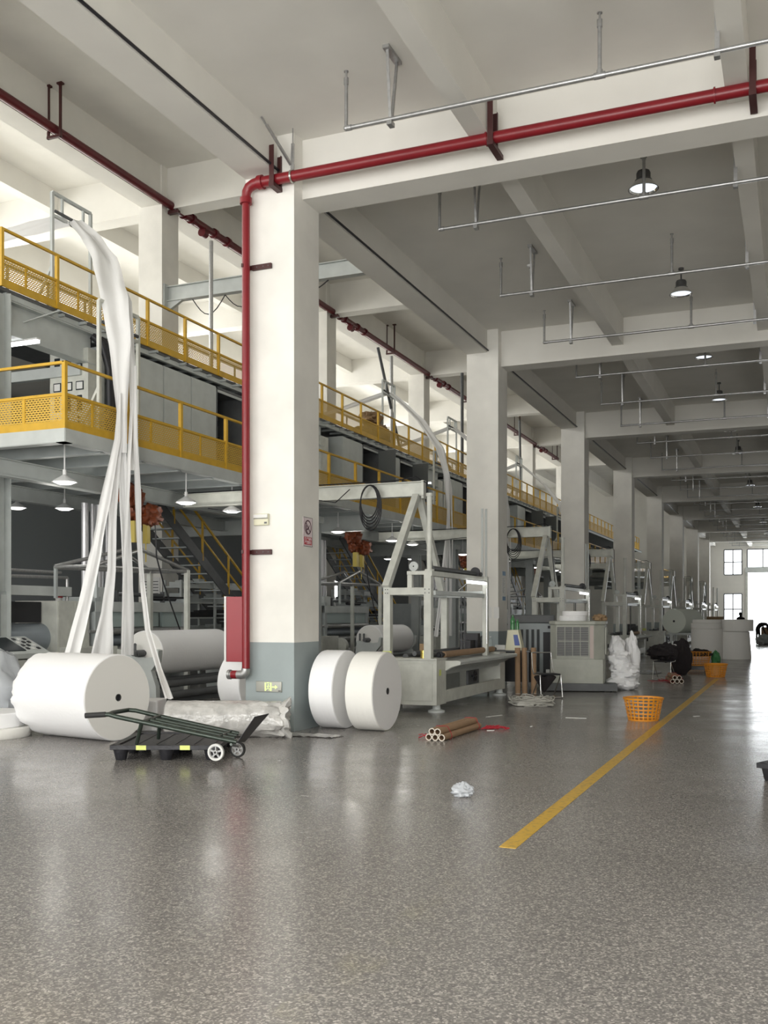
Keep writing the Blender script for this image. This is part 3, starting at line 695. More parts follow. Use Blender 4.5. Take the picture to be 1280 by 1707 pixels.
# flat rolls lying on their side at the left edge
def flat_roll(label, x, y, z0, r, h, m='cloth_cream', mark=None, group=None):
    t = thing('flat_roll', label, 'roll', (x, y, z0), 0, group)
    MB().lathe([(.038, 0), (r - .01, 0), (r, .012), (r * 1.003, h * .5), (r, h - .012), (r - .01, h), (.038, h)], (0, 0, 0), (0, 0, 1), 64).build('wound_cloth', m, t)
    MB().lathe([(.03, 0), (.04, 0), (.04, h + .004), (.03, h + .004)], (0, 0, 0), n=24, closed=True).build('core', 'card', t)
    return t
f1 = flat_roll('lower of two white rolls lying flat at the left edge, with handwritten mark', -9.86, 10.05, 0, .56, .125)
f2 = flat_roll('upper of two white rolls lying flat at the left edge', -9.95, 10.1, .127, .52, .19, 'cloth')
text_mesh('handwriting', 'G 203', .085, 'sign_blue', f1, (.50 * .70 + .02, -.56 * .78, .066), (R(90), 0, R(35)))
tag(B(-.45, .12, -.2, .3, 0, .42).build('fabric_block', 'cloth', loc=(-8.28, 11.5, 0), bevel=.02, rot=(0, 0, R(20))), 'small white wrapped block partly hidden behind the large roll', 'bale')
# wrapped roll in front of the column
t = thing('wrapped_roll', 'roll wrapped in crumpled plastic lying in front of the nearest column', 'roll', (-7.62, 10.87, 0))
dv = (Vector((-6.27, 11.47, 0)) - Vector((-7.62, 10.87, 0))); Lw = dv.length; dv.normalize()
def wf(r, h, an, i):
    k = noise.noise(Vector((cos(an) * 2.5, sin(an) * 2.5, h * 4))) + .6 * noise.noise(Vector((cos(an) * 7, sin(an) * 7, h * 9)))
    e = .05 if h < Lw * .82 else .16
    return r * (1 + e * k), h + (0 if h < Lw * .8 else .06 * k)
prof = [(.001, .0), (.2, .0)] + [(.235, .02 + Lw * q / 24) for q in range(25)] + [(.19, Lw + .07), (.12, Lw + .03), (.001, Lw - .02)]
MB().lathe(prof, (0, 0, .24), dv, 48, wf).build('plastic_wrap', 'wrap', t)
prof = [(.001, 0)] + [(.15 + .13 * q / 8, .0 + .2 * q / 8) for q in range(9)] + [(.20, .21), (.12, .12)]
def wf2(r, h, an, i): k = noise.noise(Vector((cos(an) * 4, sin(an) * 4, h * 8 + 3))); return r * (1 + .3 * k), h + .09 * k
MB().lathe(prof, Vector((0, 0, .24)) + dv * (Lw - .06), dv, 40, wf2).build('loose_wrap_end', 'wrap', t)
def sheet(mb, cx, cy, sx, sy, seed, z=.004, amp=.03, n=14):
    base = len(mb.v)
    for j in range(n + 1):
        for i in range(n + 1):
            u, v = i / n * 2 - 1, j / n * 2 - 1; e = 1 + .25 * noise.noise(Vector((u * 2, v * 2, seed)))
            mb.v.append((cx + u * sx * e, cy + v * sy * e, z + amp * abs(noise.noise(Vector((u * 3, v * 3, seed + 4))))))
    for j in range(n):
        for i in range(n): a = base + j * (n + 1) + i; mb.f.append((a, a + 1, a + n + 2, a + n + 1))
    return mb
tag(sheet(MB(), -5.95, 11.72, .42, .16, 4).build('plastic_scrap', 'wrap'), 'loose plastic sheet lying on the floor at the foot of the nearest column', 'plastic')
tag(blob(MB(), (-10.75, 10.9, .5), (.62, .5, .62), 9, .22, 22, 1.6).build('plastic_bag', 'bag'), 'big clear plastic bundle standing at the left edge behind the flat rolls', 'plastic')

# ================================================================== PALLET AND HAND TRUCK
def pallet(label, x, y, rz, w_=1.16, d_=1.25, stickers=True):
    t = thing('pallet', label, 'pallet', (x, y, 0), rz)
    m = MB().box(0, w_, 0, d_, .125, .15).box(-.02, w_ + .02, -.02, .05, .12, .17).box(-.02, w_ + .02, d_ - .05, d_ + .02, .12, .17).box(-.02, .05, 0, d_, .12, .17).box(w_ - .05, w_ + .02, 0, d_, .12, .17)
    for i in range(5): m.box(.08 + i * .21, .24 + i * .21, .08, d_ - .08, .15, .158)
    m.build('deck', 'pallet', t, bevel=.006)
    for i in range(3):
        for j in range(3):
            MB().lathe([(.055, 0), (.06, .005), (.088, .125), (.001, .125)], (.08 + i * (w_ - .16) / 2, .08 + j * (d_ - .16) / 2, 0), n=16).build('foot', 'pallet', t)
    if stickers:
        for x_ in (.27, .75): B(x_, x_ + .11, -.024, -.02, .12, .17).build('sticker', 'sticker', t)
    return t
pallet('black plastic pallet lying under the hand truck', -6.93, 8.88, R(22.6))
pallet('black plastic pallet cut off by the right edge of the photo', -.33, 10.24, R(-24), stickers=False)
t = thing('hand_truck', 'dark green hand truck with a black toe plate resting on the black pallet', 'hand truck', (-6.3, 8.9, 0))
def q_(xc, d, z): h_ = heading(xc, d); return (h_[0] + 6.3, h_[1] - 8.9, z)
def px(u, v, d): return q_((u - 640) / 1650 * d, d, 1.6 + (1025 - v) / 1650 * d)
n1, n2 = 10.5, 10.98
Tn = [px(143, 1193, n1), px(168, 1191.5, n1), px(181, 1191, n1), px(195, 1195, n1), px(394, 1237, n1)]
MB().sweep(Tn, .0245, 12).build('rail', 'truck', t)
MB().sweep([px(181, 1191, n1), px(187, 1188, 10.7), px(214, 1183.5, n2), px(226, 1184.5, n2), px(266, 1194, n2), px(398, 1223, n2)], .0235, 12).build('rail', 'truck', t)
MB().cyl(px(142, 1193, n1), px(176, 1191, n1), .029).build('grip', 'rubber', t)
for a in (.33, .66):
    p = Vector(px(240, 1203, n1)).lerp(Vector(px(264, 1195, n2)), a); q = Vector(px(388, 1235, n1)).lerp(Vector(px(397, 1222, n2)), a)
    MB().cyl(p, q, .018).build('slat_rod', 'truck', t)
MB().cyl(px(238, 1204, n1), px(266, 1194, n2), .022).build('cross_bar', 'truck', t); MB().cyl(px(362, 1230, n1), px(385, 1219, n2), .015).build('cross_bar', 'truck', t)
MB().cyl(px(236, 1204, n1), px(228, 1240, 10.7), .022).build('leg', 'truck', t); MB().cyl(px(267, 1196, n2), px(264, 1231, 11.1), .021).build('leg', 'truck', t)
tp = [px(448, 1190.5, n2), px(424, 1196, 10.5), px(396, 1237, 10.5), px(408, 1237, n2)]
MB().prism(tp, (0, 0, .008), 0).build('toe_plate', 'black', t)
MB().cyl(px(385, 1241, 10.4), px(396, 1244, 11.1), .014).build('axle', 'truck', t)
def wheel(c, r, tyre, name):
    ax = Vector(heading(.25, 1)).normalized(); m = MB().lathe([(r - .022, -.02), (r - .004, -.02), (r, -.012), (r, .012), (r - .004, .02), (r - .022, .02)], c, ax, 36, closed=True)
    w_ = m.build(name, tyre, t); m = MB().lathe([(.012, -.025), (.026, -.025), (.026, .025), (.012, .025)], c, ax, 20, closed=True)
    up = Vector((0, 0, 1)); sd = ax.cross(up)
    for k in range(5):
        a = 2 * pi * k / 5; d_ = up * cos(a) + sd * sin(a); m.bar(Vector(c) + d_ * .02, Vector(c) + d_ * (r - .018), .012, .02)
    m.lathe([(r - .03, -.012), (r - .02, -.012), (r - .02, .012), (r - .03, .012)], c, ax, 32, closed=True); m.build('wheel_rim', 'galv', w_)
wheel(px(360, 1254, 10.5), .092, 'white_rubber', 'wheel'); wheel(px(396, 1249, 11.1), .092, 'rubber', 'wheel')

# ================================================================== CARDBOARD TUBES
def tube_thing(label, p, q, r, group, name='cardboard_tube'):
    p = Vector(p); q = Vector(q); t = thing(name, label, 'tube', p, 0, group); d = q - p
    MB().lathe([(r - .009, 0), (r, 0), (r, d.length), (r - .009, d.length)], (0, 0, 0), d, 28, closed=True).build('tube_wall', 'card', t)
    MB().lathe([(r - .012, -.003), (r + .001, -.003), (r + .001, .004), (r - .012, .004)], (0, 0, 0), d, 28, closed=True).build('cut_end', 'card_end', t)
    return t
def bundle(x, y, ang, L_, r, where, group):
    d = Vector((-sin(ang), cos(ang), 0)); e = Vector((cos(ang), sin(ang), 0)); o = Vector((x, y, 0))
    names = ['bottom left', 'bottom middle', 'bottom right', 'top left', 'top right']
    for i in range(5):
        k = e * (2.04 * r * (i if i < 3 else i - 2.5)) + Vector((0, 0, r + (0 if i < 3 else 1.74 * r))) - (d * .0 if i != 4 else d * .03)
        tube_thing('cardboard tube, %s of the bundle %s' % (names[i], where), o + k, o + k + d * L_, r, group)
    for f in (.17, .93):
        c = o + d * L_ * f
        P = [(-1.04, 0), (-.7, -.0), (4.7, .0), (5.1, .6), (4.9, 1.6), (3.7, 3.75), (3, 3.78), (1.1, 3.78), (.3, 3.75), (-.95, 1.6), (-1.1, .6)]
        tag(MB().sweep([c + e * (a * r * 1.02) + Vector((0, 0, .004 + b_ * r * .98)) for a, b_ in P], .004, 6, closed=True).build('string_loop', 'string'),
            'red string round the %s end of the bundle %s' % ('near' if f < .5 else 'far', where), 'string')
    return o, d, e
random.seed(3)
o, d, e = bundle(-4.32, 11.86, R(-1), 1.5, .043, 'on the open floor', 'cardboard tubes tied on the floor near the slitter')
def string_mess(label, c, ex, n, L_, seed):
    random.seed(seed); m = MB()
    for i in range(n):
        p = Vector(c) + Vector((random.uniform(-.02, .02), random.uniform(-.06, .06), .01)); pts = [p]
        a = random.uniform(-.5, .5)
        for k in range(7):
            a += random.uniform(-.7, .7); p = p + Vector(ex) * (L_ / 7 * cos(a)) + Vector((-ex[1], ex[0], 0)) * (L_ / 9 * sin(a)); pts.append(Vector((p.x, p.y, .008 + .03 * random.random())))
        m.sweep(pts, .006, 5)
    tag(m.build('string_tail', 'string'), label, 'string')
string_mess('tangle of red string trailing right from the near cardboard tubes', (-4.05, 13.3, 0), (.95, .3, 0), 9, .42, 5)
string_mess('loop of red string trailing left from the near cardboard tubes', (-4.36, 12.15, 0), (-.95, .3, 0), 5, .3, 8)
bundle(-2.66, 23.9, R(12), 1.2, .05, 'in front of the farther chair', 'cardboard tubes tied on the floor by the farther chair')
string_mess('red string lying on the floor by the farther tube bundle', (-2.75, 24.5, 0), (-1, .1, 0), 6, .7, 2)
for i, (x, y) in enumerate(((-5.22, 19.62), (-5.1, 19.7), (-4.93, 19.78))):
    tube_thing('cardboard tube standing upright beside the desk, %s' % ('left of three', 'middle of three', 'right of three')[i], (x, y, 0), (x - .02, y + .05, .93), .055, 'upright cardboard tubes')

# ================================================================== SMALL FLOOR THINGS
tag(blob(MB(), (-2.71, 8.31, .055), (.095, .08, .066), 21, .4, 18, 2.4).build('crumpled_bag', 'bag'), 'small crumpled clear bag alone in the middle of the floor', 'bag')
def basket(label, x, y, s=1.0):
    t = thing('laundry_basket', label, 'basket', (x, y, 0), 0, 'orange plastic baskets along the aisle'); r0, r1, h = .225 * s, .29 * s, .34 * s
    MB().lathe([(r1 - .012, h - .02), (r1 + .012, h - .025), (r1 + .018, h), (r1 - .005, h + .005)], (0, 0, 0), n=40, closed=True).build('rim', 'orange', t)
    MB().lathe([(.001, 0), (r0, 0), (r0 + .004, .02), (.001, .014)], (0, 0, 0), n=40).build('bottom', 'orange', t)
    m = MB()
    for k in range(22): a = 2 * pi * k / 22; m.bar((r0 * cos(a), r0 * sin(a), .01), (r1 * cos(a), r1 * sin(a), h - .01), .018, .006)
    for k in range(1, 6): f = k / 6; r = r0 + (r1 - r0) * f; m.lathe([(r - .004, f * h - .007), (r + .004, f * h - .007), (r + .004, f * h + .007), (r - .004, f * h + .007)], (0, 0, 0), n=34, closed=True)
    m.build('lattice_wall', 'orange', t)
    return t
basket('nearest orange basket, standing alone beside the yellow line', -2.15, 15.45)
basket('small second orange basket, farther up the aisle', -1.92, 26.9)
basket('farthest orange basket, beside the dark heap in front of the white rolls', -2.85, 32.9, 1.3)
tag(blob(MB(), (-2.85, 32.9, .38), (.36, .36, .13), 3, .4).build('dark_cloth_heap', 'dark_cloth'), 'dark cloth heaped in the farthest orange basket', 'cloth')
for i, (x, y, L_) in enumerate(((-3.15, 15.31, .16), (-3.9, 13.2, .05), (-1.45, 16.3, .06), (-4.4, 15.1, .2), (-3.5, 13.9, .04))):
    tag(B(-L_, L_, -.012, .012, 0, .006).build('paper_scrap', 'paper', loc=(x, y, 0), rot=(0, 0, .4 * i)), ['thin white strip on the floor left of the nearest basket', 'tiny white scrap by the near tube bundle', 'tiny white scrap right of the nearest basket', 'white scrap under the front of the slitting machine', 'tiny white scrap beyond the red string'][i], 'scrap')
# strapping pile
m = MB(); random.seed(12)
for i in range(34):
    a0 = random.uniform(0, 6); rx = random.uniform(.18, .42); ry = random.uniform(.12, .26); z = random.uniform(.02, .14); tl = random.uniform(-.06, .06)
    m.sweep([(rx * cos(a0 + k * .35), ry * sin(a0 + k * .35), max(.01, z + tl * sin(k))) for k in range(14)], .009, 5)
blob(m, (0, 0, .05), (.36, .22, .07), 4, .5)
tag(m.build('strapping_pile', 'strap', loc=(-4.3, 17.1, 0)), 'tangled pile of grey strapping on the floor before the chair', 'strapping')

# ================================================================== SLITTING MACHINES (one per bay)
SX, SY = -5.4, 15.2
sl = thing('slitting_machine', 'x', 'machine', (SX, SY, 0), 0, 'slitting machines beside the columns')
# local: x to the left is negative, y along the aisle
b0 = B(-.95, 0, 0, .48, .12, .86).build('end_cabinet', 'steel_white', sl, bevel=.006)
d0 = B(-.82, -.07, -.012, 0, .19, .80).build('cabinet_door', 'steel_white', sl, bevel=.004)
MB().box(-.76, -.70, -.022, -.012, .42, .57).build('door_handle', 'black', d0)
B(.001, .003, .12, .22, .60, .70).build('warning_sticker', 'sticker', sl)
b1 = B(-.95, 0, 3.75, 4.1, .12, .80).build('end_cabinet', 'steel_white', sl, bevel=.006)
MB().box(-.95, .01, -.03, .50, .86, .885).box(-.95, .01, 3.7, 4.12, .80, .86).build('table_plate', 'steel_white', sl)
B(-.06, 0, .48, 3.75, .14, .34).build('lower_beam', 'steel_white', sl, bevel=.005)
B(-.9, -.84, .48, 3.75, .14, .82).build('back_panel', 'steel_light', sl)
for y in (.16, 3.9):
    MB().lathe([(.14, 0), (.14, .03), (.07, .05), (.06, .12), (.001, .12)], (-.06, y, 0), n=24).build('foot', 'steel_light', sl)
    MB().box(-.9, -.7, y - .1, y + .1, 0, .12).build('foot', 'steel_light', sl)
# curved tray in front
m = MB(); pts = []
prof = [(-.3, .83), (0, .83), (.24, .83), (.27, .81), (.26, .77), (.10, .72), (0, .66), (-.04, .60), (-.10, .60), (-.05, .70), (-.02, .78), (-.3, .80)]
m.prism([(x, .50, z) for x, z in prof], (0, 3.5, 0), 0); m.build('tray', 'steel_light', sl)
MB().prism([(x, .44, z + .005) for x, z in prof], (0, .05, 0), 0).build('tray_side', 'steel_white', sl)
MB().prism([(x, 4.0, z + .005) for x, z in prof], (0, .05, 0), 0).build('tray_side', 'steel_white', sl)
# rollers on the bed
MB().cyl((-.10, .62, .93), (-.10, 3.55, .93), .055, n=20).build('paper_core', 'card', sl)
MB().cyl((-.10, .35, .93), (-.10, .62, .93), .03).cyl((-.10, .42, .93), (-.10, .50, .93), .055).cyl((-.1, 3.55, .93), (-.1, 3.75, .93), .03).build('spindle', 'black', sl)
for x, z, r in ((-.32, .92, .045), (-.5, .95, .04), (-.66, .9, .05)): MB().cyl((x, .3, z), (x, 3.8, z), r).build('roller', 'steel_dark', sl)
MB().box(-.45, -.25, 2.6, 2.9, .95, 1.12).box(-.5, -.2, 2.9, 3.05, .9, 1.25).build('motor', 'black', sl)
MB().cyl((-.2, 3.2, .9), (-.2, 3.2, 1.1), .05).sphere((-.2, 3.2, 1.13), .07, 8).build('motor_cover', 'steel_dark', sl)
# hand wheel under the tray
m = MB().lathe([(.085, -.01), (.105, -.01), (.105, .01), (.085, .01)], (-.03, 2.2, .48), (1, 0, 0), 24, closed=True)
for k in range(3): a = pi * k / 3; m.bar((-.03, 2.2 - .09 * cos(a), .48 - .09 * sin(a)), (-.03, 2.2 + .09 * cos(a), .48 + .09 * sin(a)), .018)
m.cyl((-.12, 2.2, .48), (-.02, 2.2, .48), .02); m.build('hand_wheel', 'black', sl)
B(-.14, -.10, 2.0, 2.65, .3, .72).build('gear_cover', 'steel_dark', sl)
# frame
def post(x, y, z0, z1, w_=.126, n='frame_post', mt='steel_white'): return B(x - w_ / 2, x + w_ / 2, y - w_ / 2, y + w_ / 2, z0, z1).build(n, mt, sl, bevel=.004)
post(-.88, .06, .885, 2.054); post(-.16, .06, .885, 2.325); post(-.88, 2.95, .8, 2.054); post(-.06, 2.95, .8, 2.325, .1)
hb_ = B(-.94, -.10, .002, .12, 1.93, 2.05).build('top_bar', 'steel_white', sl, bevel=.004)
for x in (-.9, -.86, -.2, -.13):
    for z in (1.96, 2.02): MB().cyl((x, -.010, z), (x, 0, z), .009, n=8).build('bolt', 'steel_dark', hb_)
B(-.94, -.82, .12, 2.89, 1.93, 2.05).build('top_bar', 'steel_light', sl); B(-.94, -.1, 2.89, 3.01, 1.93, 2.05).build('top_bar', 'steel_light', sl)
B(-.18, -.06, .12, 2.89, 1.93, 2.0).build('top_bar', 'steel_light', sl)
B(-.2, -.08, .0, 3.0, 2.24, 2.32).build('top_bar', 'steel_white', sl)
MB().box(-.52, -.10, .0, .12, 2.26, 2.32).box(-.52, -.44, .02, .1, 2.05, 2.26).build('small_portal', 'steel_white', sl)
MB().cyl((-.14, .15, 2.37), (-.14, 2.9, 2.37), .042, n=16).build('top_roller', 'steel_dark', sl)
def disc(p, ax, r, w_, mt, n): MB().lathe([(.012, -w_), (r, -w_), (r, w_), (.012, w_)], p, ax, 24, closed=True).build(n, mt, sl)
disc((-.14, 2.55, 2.40), (0, 1, 0), .09, .02, 'black', 'pulley'); disc((-.42, .06, 2.40), (0, 1, 0), .08, .015, 'steel_light', 'pulley')
B(-.055, -.025, 1.75, 2.85, 2.17, 2.22).build('tube_light', 'tube_lit', sl); B(-.055, -.02, 1.7, 2.9, 2.22, 2.245).build('light_batten', 'lamp_white', sl)
MB().cyl((-.01, 2.87, 1.05), (-.01, 2.87, 2.1), .014).build('guide_rod', 'chrome', sl)
for y in (2.2, 2.4): MB().cyl((-.3, y, .95), (-.3, y, 1.95), .012).build('guide_rod', 'steel_dark', sl)
MB().cyl((-.16, .10, 2.32), (-.16, .10, 3.57), .045, n=18).cyl((-.16, .10, 3.55), (-.16, .10, 3.60), .058, n=18).cyl((-.16, .10, 2.32), (-.16, .10, 2.35), .08).build('guide_column', 'steel_white', sl)
MB().cyl((-.11, 2.9, 2.32), (-.11, 2.9, 3.62), .022).cyl((-.06, 2.98, 2.32), (-.06, 2.98, 3.62), .022).build('guide_column', 'steel_light', sl)
MB().box(-.95, -.79, -.01, .0, .9, 1.0).build('label_plate', 'sticker', sl)
# A frame jib over the slitter
aj = thing('jib_frame', 'x', 'hoist frame', (SX, SY, 0), 0, 'white A frame jibs over the slitting machines')
ap = (-.98, 1.75, 3.78)
MB().bar((-.93, .10, 2.05), (-.98, 1.66, 3.76), .12, .12, (1, 0, 0)).build('leg', 'steel_white', aj)
MB().bar((-.93, 2.92, 2.05), (-.98, 1.84, 3.76), .12, .12, (1, 0, 0)).build('leg', 'steel_white', aj)
MB().box(-6.0, -.86, 1.74, 1.76, 3.78, 4.02).box(-6.0, -.86, 1.66, 1.84, 4.02, 4.035).box(-6.0, -.86, 1.66, 1.84, 3.765, 3.78).build('jib_beam', 'steel_white', aj)
B(-.9, -.85, 1.68, 1.82, 3.72, 4.05).build('end_plate', 'steel_white', aj)
cc = thing('cable_coil', 'x', 'cable', (SX, SY, 0), 0, 'cable coils hanging from the jibs')
m = MB(); random.seed(4)
for i in range(5):
    rz_ = .30 + .03 * i; rx_ = .17 + .012 * i
    m.sweep([(-1.9 + rx_ * cos(a * pi / 12) + .01 * i, 1.62 - .006 * i, 4.0 - rz_ + rz_ * cos(a * pi / 12 + pi / 2)) for a in range(24)], .011, 6, closed=True)
m.sweep([(-5.4 + .35 * q, 1.64, 3.72 - .08 * sin(q * .8)) for q in range(9)] + [(-2.3, 1.64, 3.95)], .009, 6)
m.sweep([(-6, 1.70, 4.05), (-4, 1.7, 4.06), (-1.4, 1.7, 4.07), (-1.0, 1.7, 4.12), (-.8, 1.7, 4.0), (-.8, 1.75, 3.2), (-.78, 2.0, 2.4)], .012, 6)
m.build('cable', 'black', cc)
NB = ['first', 'second', 'third', 'fourth', 'fifth', 'sixth', 'seventh']
for k in range(7):
    a = ['pale slitting machine with glass white light, nearest, just beyond the paired rolls', 'slitting machine behind the two air coolers'][k] if k < 2 else '%s slitting machine from the camera, far along the column row' % NB[k]
    a = a.replace('glass white', 'a white tube')
    l2 = '%s A frame jib from the camera, standing on its slitting machine' % NB[k]; l3 = 'black cable coil hanging on the %s A frame jib' % NB[k]
    if k == 0: sl['label'] = a; aj['label'] = l2; cc['label'] = l3
    else: dup(sl, (0, BAY * k, 0), a); dup(aj, (0, BAY * k, 0), l2); dup(cc, (0, BAY * k, 0), l3)
t = thing('gold_tin', 'small gold tin standing on the end of the nearest slitting machine', 'tin', (SX - .28, SY + .14, .885))
MB().lathe([(.001, 0), (.05, 0), (.05, .13), (.001, .13)], (0, 0, 0), n=20).build('can', 'gold', t); B(-.05, .05, -.05, .05, .13, .24).build('brown_box', 'brown', t)
t = fabric_roll('fabric_roll', 'pale green white roll raised on the fourth slitting machine', (-4.62, 42.0, 1.34), (.25, 1, 0), .50, 2.1, m='pale', me='pale', seed=17)

t = thing('roll_stand', 'grey stand under the pale green white roll', 'stand', (-4.75, 42.1, 0))
for x in (0, .9):
    for y in (.1, 1.7): MB().box(x - .05, x + .05, y - .05, y + .05, 0, .8).build('leg', 'steel_light', t)
B(-.1, 1.0, 0, 1.8, .78, .86).build('top_frame', 'steel_light', t)
# ================================================================== DESK AND COOLERS
t = thing('desk', 'dark desk beside the second column carrying a scale display', 'desk', (-5.95, 19.72, 0))
B(0, .95, 0, .6, .84, .87).build('desk_top', 'steel_dark', t)
for x in (.04, .88):
    for y in (.04, .54): B(x, x + .035, y, y + .035, 0, .84).build('leg', 'steel_dark', t)
B(.05, .9, .45, .5, .2, .82).build('back_panel', 'black', t)
t = thing('scale_display', 'ivory wedge shaped display with a blue screen on the desk', 'display', (-5.55, 19.86, .87))
MB().prism([(0, 0, 0), (.36, 0, 0), (.27, .0, .42), (.05, .0, .42)], (0, .2, 0), 0).build('body', 'ivory', t)
MB().prism([(.2, -.006, .1), (.31, -.006, .1), (.26, -.006, .32), (.17, -.006, .32)], (0, .004, 0), 0).build('screen', 'blue', t)
def bottle(label, x, y, z, m_, r=.035, h=.24):
    t = thing('bottle', label, 'bottle', (x, y, z))
    MB().lathe([(.001, 0), (r, .004), (r, h * .35), (r * .93, h * .4), (r, h * .45), (r, h * .68), (r * .8, h * .77), (r * .42, h * .86), (r * .36, h * .95), (.001, h * .95)], (0, 0, 0), n=20).build('bottle_body', m_, t)
    MB().lathe([(.001, h * .94), (r * .45, h * .94), (r * .45, h), (.001, h)], (0, 0, 0), n=16).build('cap', 'paper' if m_ != 'green_bottle' else 'green_bottle', t)
bottle('tall green bottle standing on top of the ivory scale display', -5.42, 19.96, 1.29, 'green_bottle', .05, .3)
bottle('second green bottle standing at the back of the display', -5.33, 20.0, 1.29, 'green_bottle', .035, .22)
bottle('clear water bottle at the left end of the desk', -5.88, 19.9, .87, 'clear_bottle', .045, .28)
tag(B(0, .22, 0, .12, 0, .10).build('paper_box', 'paper', loc=(-5.83, 20.05, .87), bevel=.004), 'white paper box on the desk behind the clear bottle', 'box')

# grey tall cooler
t = thing('air_cooler', 'tall grey blue air cooler with a dark lid, left of the pair', 'air cooler', (-5.70, 21.25, 0), R(22))
B(0, .82, 0, .7, .10, 1.42).build('body', 'cooler_grey', t, bevel=.02); B(-.03, .85, -.03, .73, 1.42, 1.60).build('lid', 'steel_dark', t, bevel=.02)
m = MB()
for i in range(4): m.box(.10 + i * .12, .16 + i * .12, -.012, 0, .35, 1.28)
m.build('front_slats', 'glass', t)
B(.60, .80, -.016, 0, .30, 1.22).build('louvre', 'black', t); B(.66, .74, -.022, -.016, .32, .40).build('switch', 'paper', t)
B(.70, .79, -.018, -.012, 1.3, 1.36).build('label_mark', 'black', t)
for x in (.08, .74): MB().sphere((x, .1, .05), .05, 6).build('castor', 'black', t)
# beige cooler on a platform
t = thing('hand_pallet_platform', 'low dark grey platform trolley under the beige air cooler', 'platform', (-4.85, 20.35, 0), R(16))
B(0, 1.5, 0, 1.2, .14, .17).build('deck', 'steel_dark', t); MB().box(0, 1.5, 0, .05, .02, .14).box(0, 1.5, 1.15, 1.2, .02, .14).build('skirt', 'steel_dark', t)
for x in (.12, 1.38): MB().cyl((x, .1, .03), (x, .16, .03), .03).build('wheel', 'rubber', t)
t = thing('air_cooler', 'beige air cooler with wide louvred grilles standing on the platform trolley', 'air cooler', (-4.80, 20.62, .17), R(7))
W_ = 1.12
MB().prism([(0, .12, 0), (.0, .9, 0), (W_, .9, 0), (W_, .12, 0), (W_ - .02, .0, 0), (.02, 0, 0)], (0, 0, .50), 0).build('water_tank', 'cooler', t)
MB().prism([(0, .14, .5), (.0, .9, .5), (W_, .9, .5), (W_, .18, .5), (W_ - .20, .0, .5), (.14, 0, .5)], (0, 0, .72), 0).build('body', 'cooler', t, bevel=.008)
MB().prism([(-.03, .12, 1.22), (-.03, .93, 1.22), (W_ + .03, .93, 1.22), (W_ + .03, .16, 1.22), (W_ - .18, -.03, 1.22), (.12, -.03, 1.22)], (0, 0, .08), 0).build('lid', 'cooler', t, bevel=.02)
B(.15, W_ - .31, -.006, 0, .56, 1.19).build('grille_back', 'black', t)
m = MB()
for i in range(17): z = .585 + i * .0365; m.box(.15, W_ - .31, -.022, -.010, z, z + .007)
for x in (.15, .32, .48, .64, .81): m.box(x - .006, x + .006, -.026, -.004, .56, 1.19)
m.box(.14, W_ - .30, -.03, -.004, 1.18, 1.20).box(.14, W_ - .30, -.03, -.004, .55, .57).box(.18, W_ - .3, -.034, -.004, .87, .89); m.build('grille', 'cooler', t)
B(W_ - .285, W_ - .21, -.012, .0, .52, 1.2).build('corner_post', 'cooler_pink', t)
B(.0, .006, .25, .8, .60, 1.16).build('grille_back', 'black', t, loc=(W_ - .002, 0, 0))
m = MB()
for i in range(17): z = .61 + i * .0335; m.box(.0, .025, .25, .8, z, z + .009)
for y in (.25, .42, .6, .8): m.box(0, .03, y - .01, y + .01, .6, 1.16)
m.build('grille', 'cooler', t, loc=(W_ + .004, 0, 0))
random.seed(8)
tg = flat_roll('upper thin white roll lying on the beige air cooler', -4.36, 21.1, 1.58, .27, .10, 'cloth'); flat_roll('lower thick white roll lying on the beige air cooler', -4.4, 21.1, 1.47, .29, .11, 'cloth')
tag(blob(MB(), (-3.86, 21.25, 1.53), (.14, .12, .08), 4, .6).build('brown_rag', 'brown'), 'crumpled brown rag on the beige air cooler beside the white rolls', 'rag')
for i, (x, y, z, sx, sy, sz) in enumerate(((-3.45, 21.5, .14, .34, .3, .17), (-3.40, 21.55, .40, .30, .28, .20), (-3.50, 21.55, .66, .24, .22, .20), (-3.56, 21.6, .92, .17, .18, .22), (-3.30, 21.95, .60, .17, .14, .60))):
    tag(blob(MB(), (x, y, z), (sx, sy, sz), i * 5 + 2, .32, 20, 2.0).build('white_sack', 'cloth'), ['bottom white cloth bundle of the heap right of the beige cooler', 'second white cloth bundle from the floor beside the beige cooler', 'third white cloth bundle from the floor beside the beige cooler', 'top white cloth bundle of the heap right of the beige cooler', 'tall white sheet standing behind the white cloth bundles'][i], 'bundle')
tag(sheet(MB(), -4.0, 27.9, .55, .5, 3, .01, .08).build('plastic_film', 'bag'), 'clear crumpled film on the floor beyond the white bundles', 'plastic')

# ================================================================== CHAIRS
def chair(label, x, y, rz, cloth):
    t = thing('chair', label, 'chair', (x, y, 0), rz)
    for s in (-1, 1):
        MB().sweep([(s * .22, .20, .02), (s * .22, -.22, .012), (s * .22, -.24, .03), (s * .21, -.18, .44), (s * .21, .17, .45), (s * .21, .24, .55), (s * .20, .30, .86)], .012, 10).build('side_frame', 'chrome', t)
        MB().sweep([(s * .21, -.17, .44), (s * .22, .05, .2), (s * .22, .22, .012)], .011, 8).build('brace', 'chrome', t)
    MB().cyl((-.2, .30, .86), (.2, .30, .86), .012).cyl((-.22, -.2, .015), (.22, -.2, .015), .012).build('cross_tube', 'chrome', t)
    B(-.2, .2, -.2, .17, .44, .47).build('seat', 'black', t, bevel=.01)
    if cloth: blob(MB(), (0, .2, .66), (.26, .12, .24), 4, .4, flat=False).build('seat_cover', 'dark_cloth', t)
    return t
t = chair('chrome framed chair before the beige air cooler with dark cloth hanging under it', -4.45, 18.9, R(35), False)
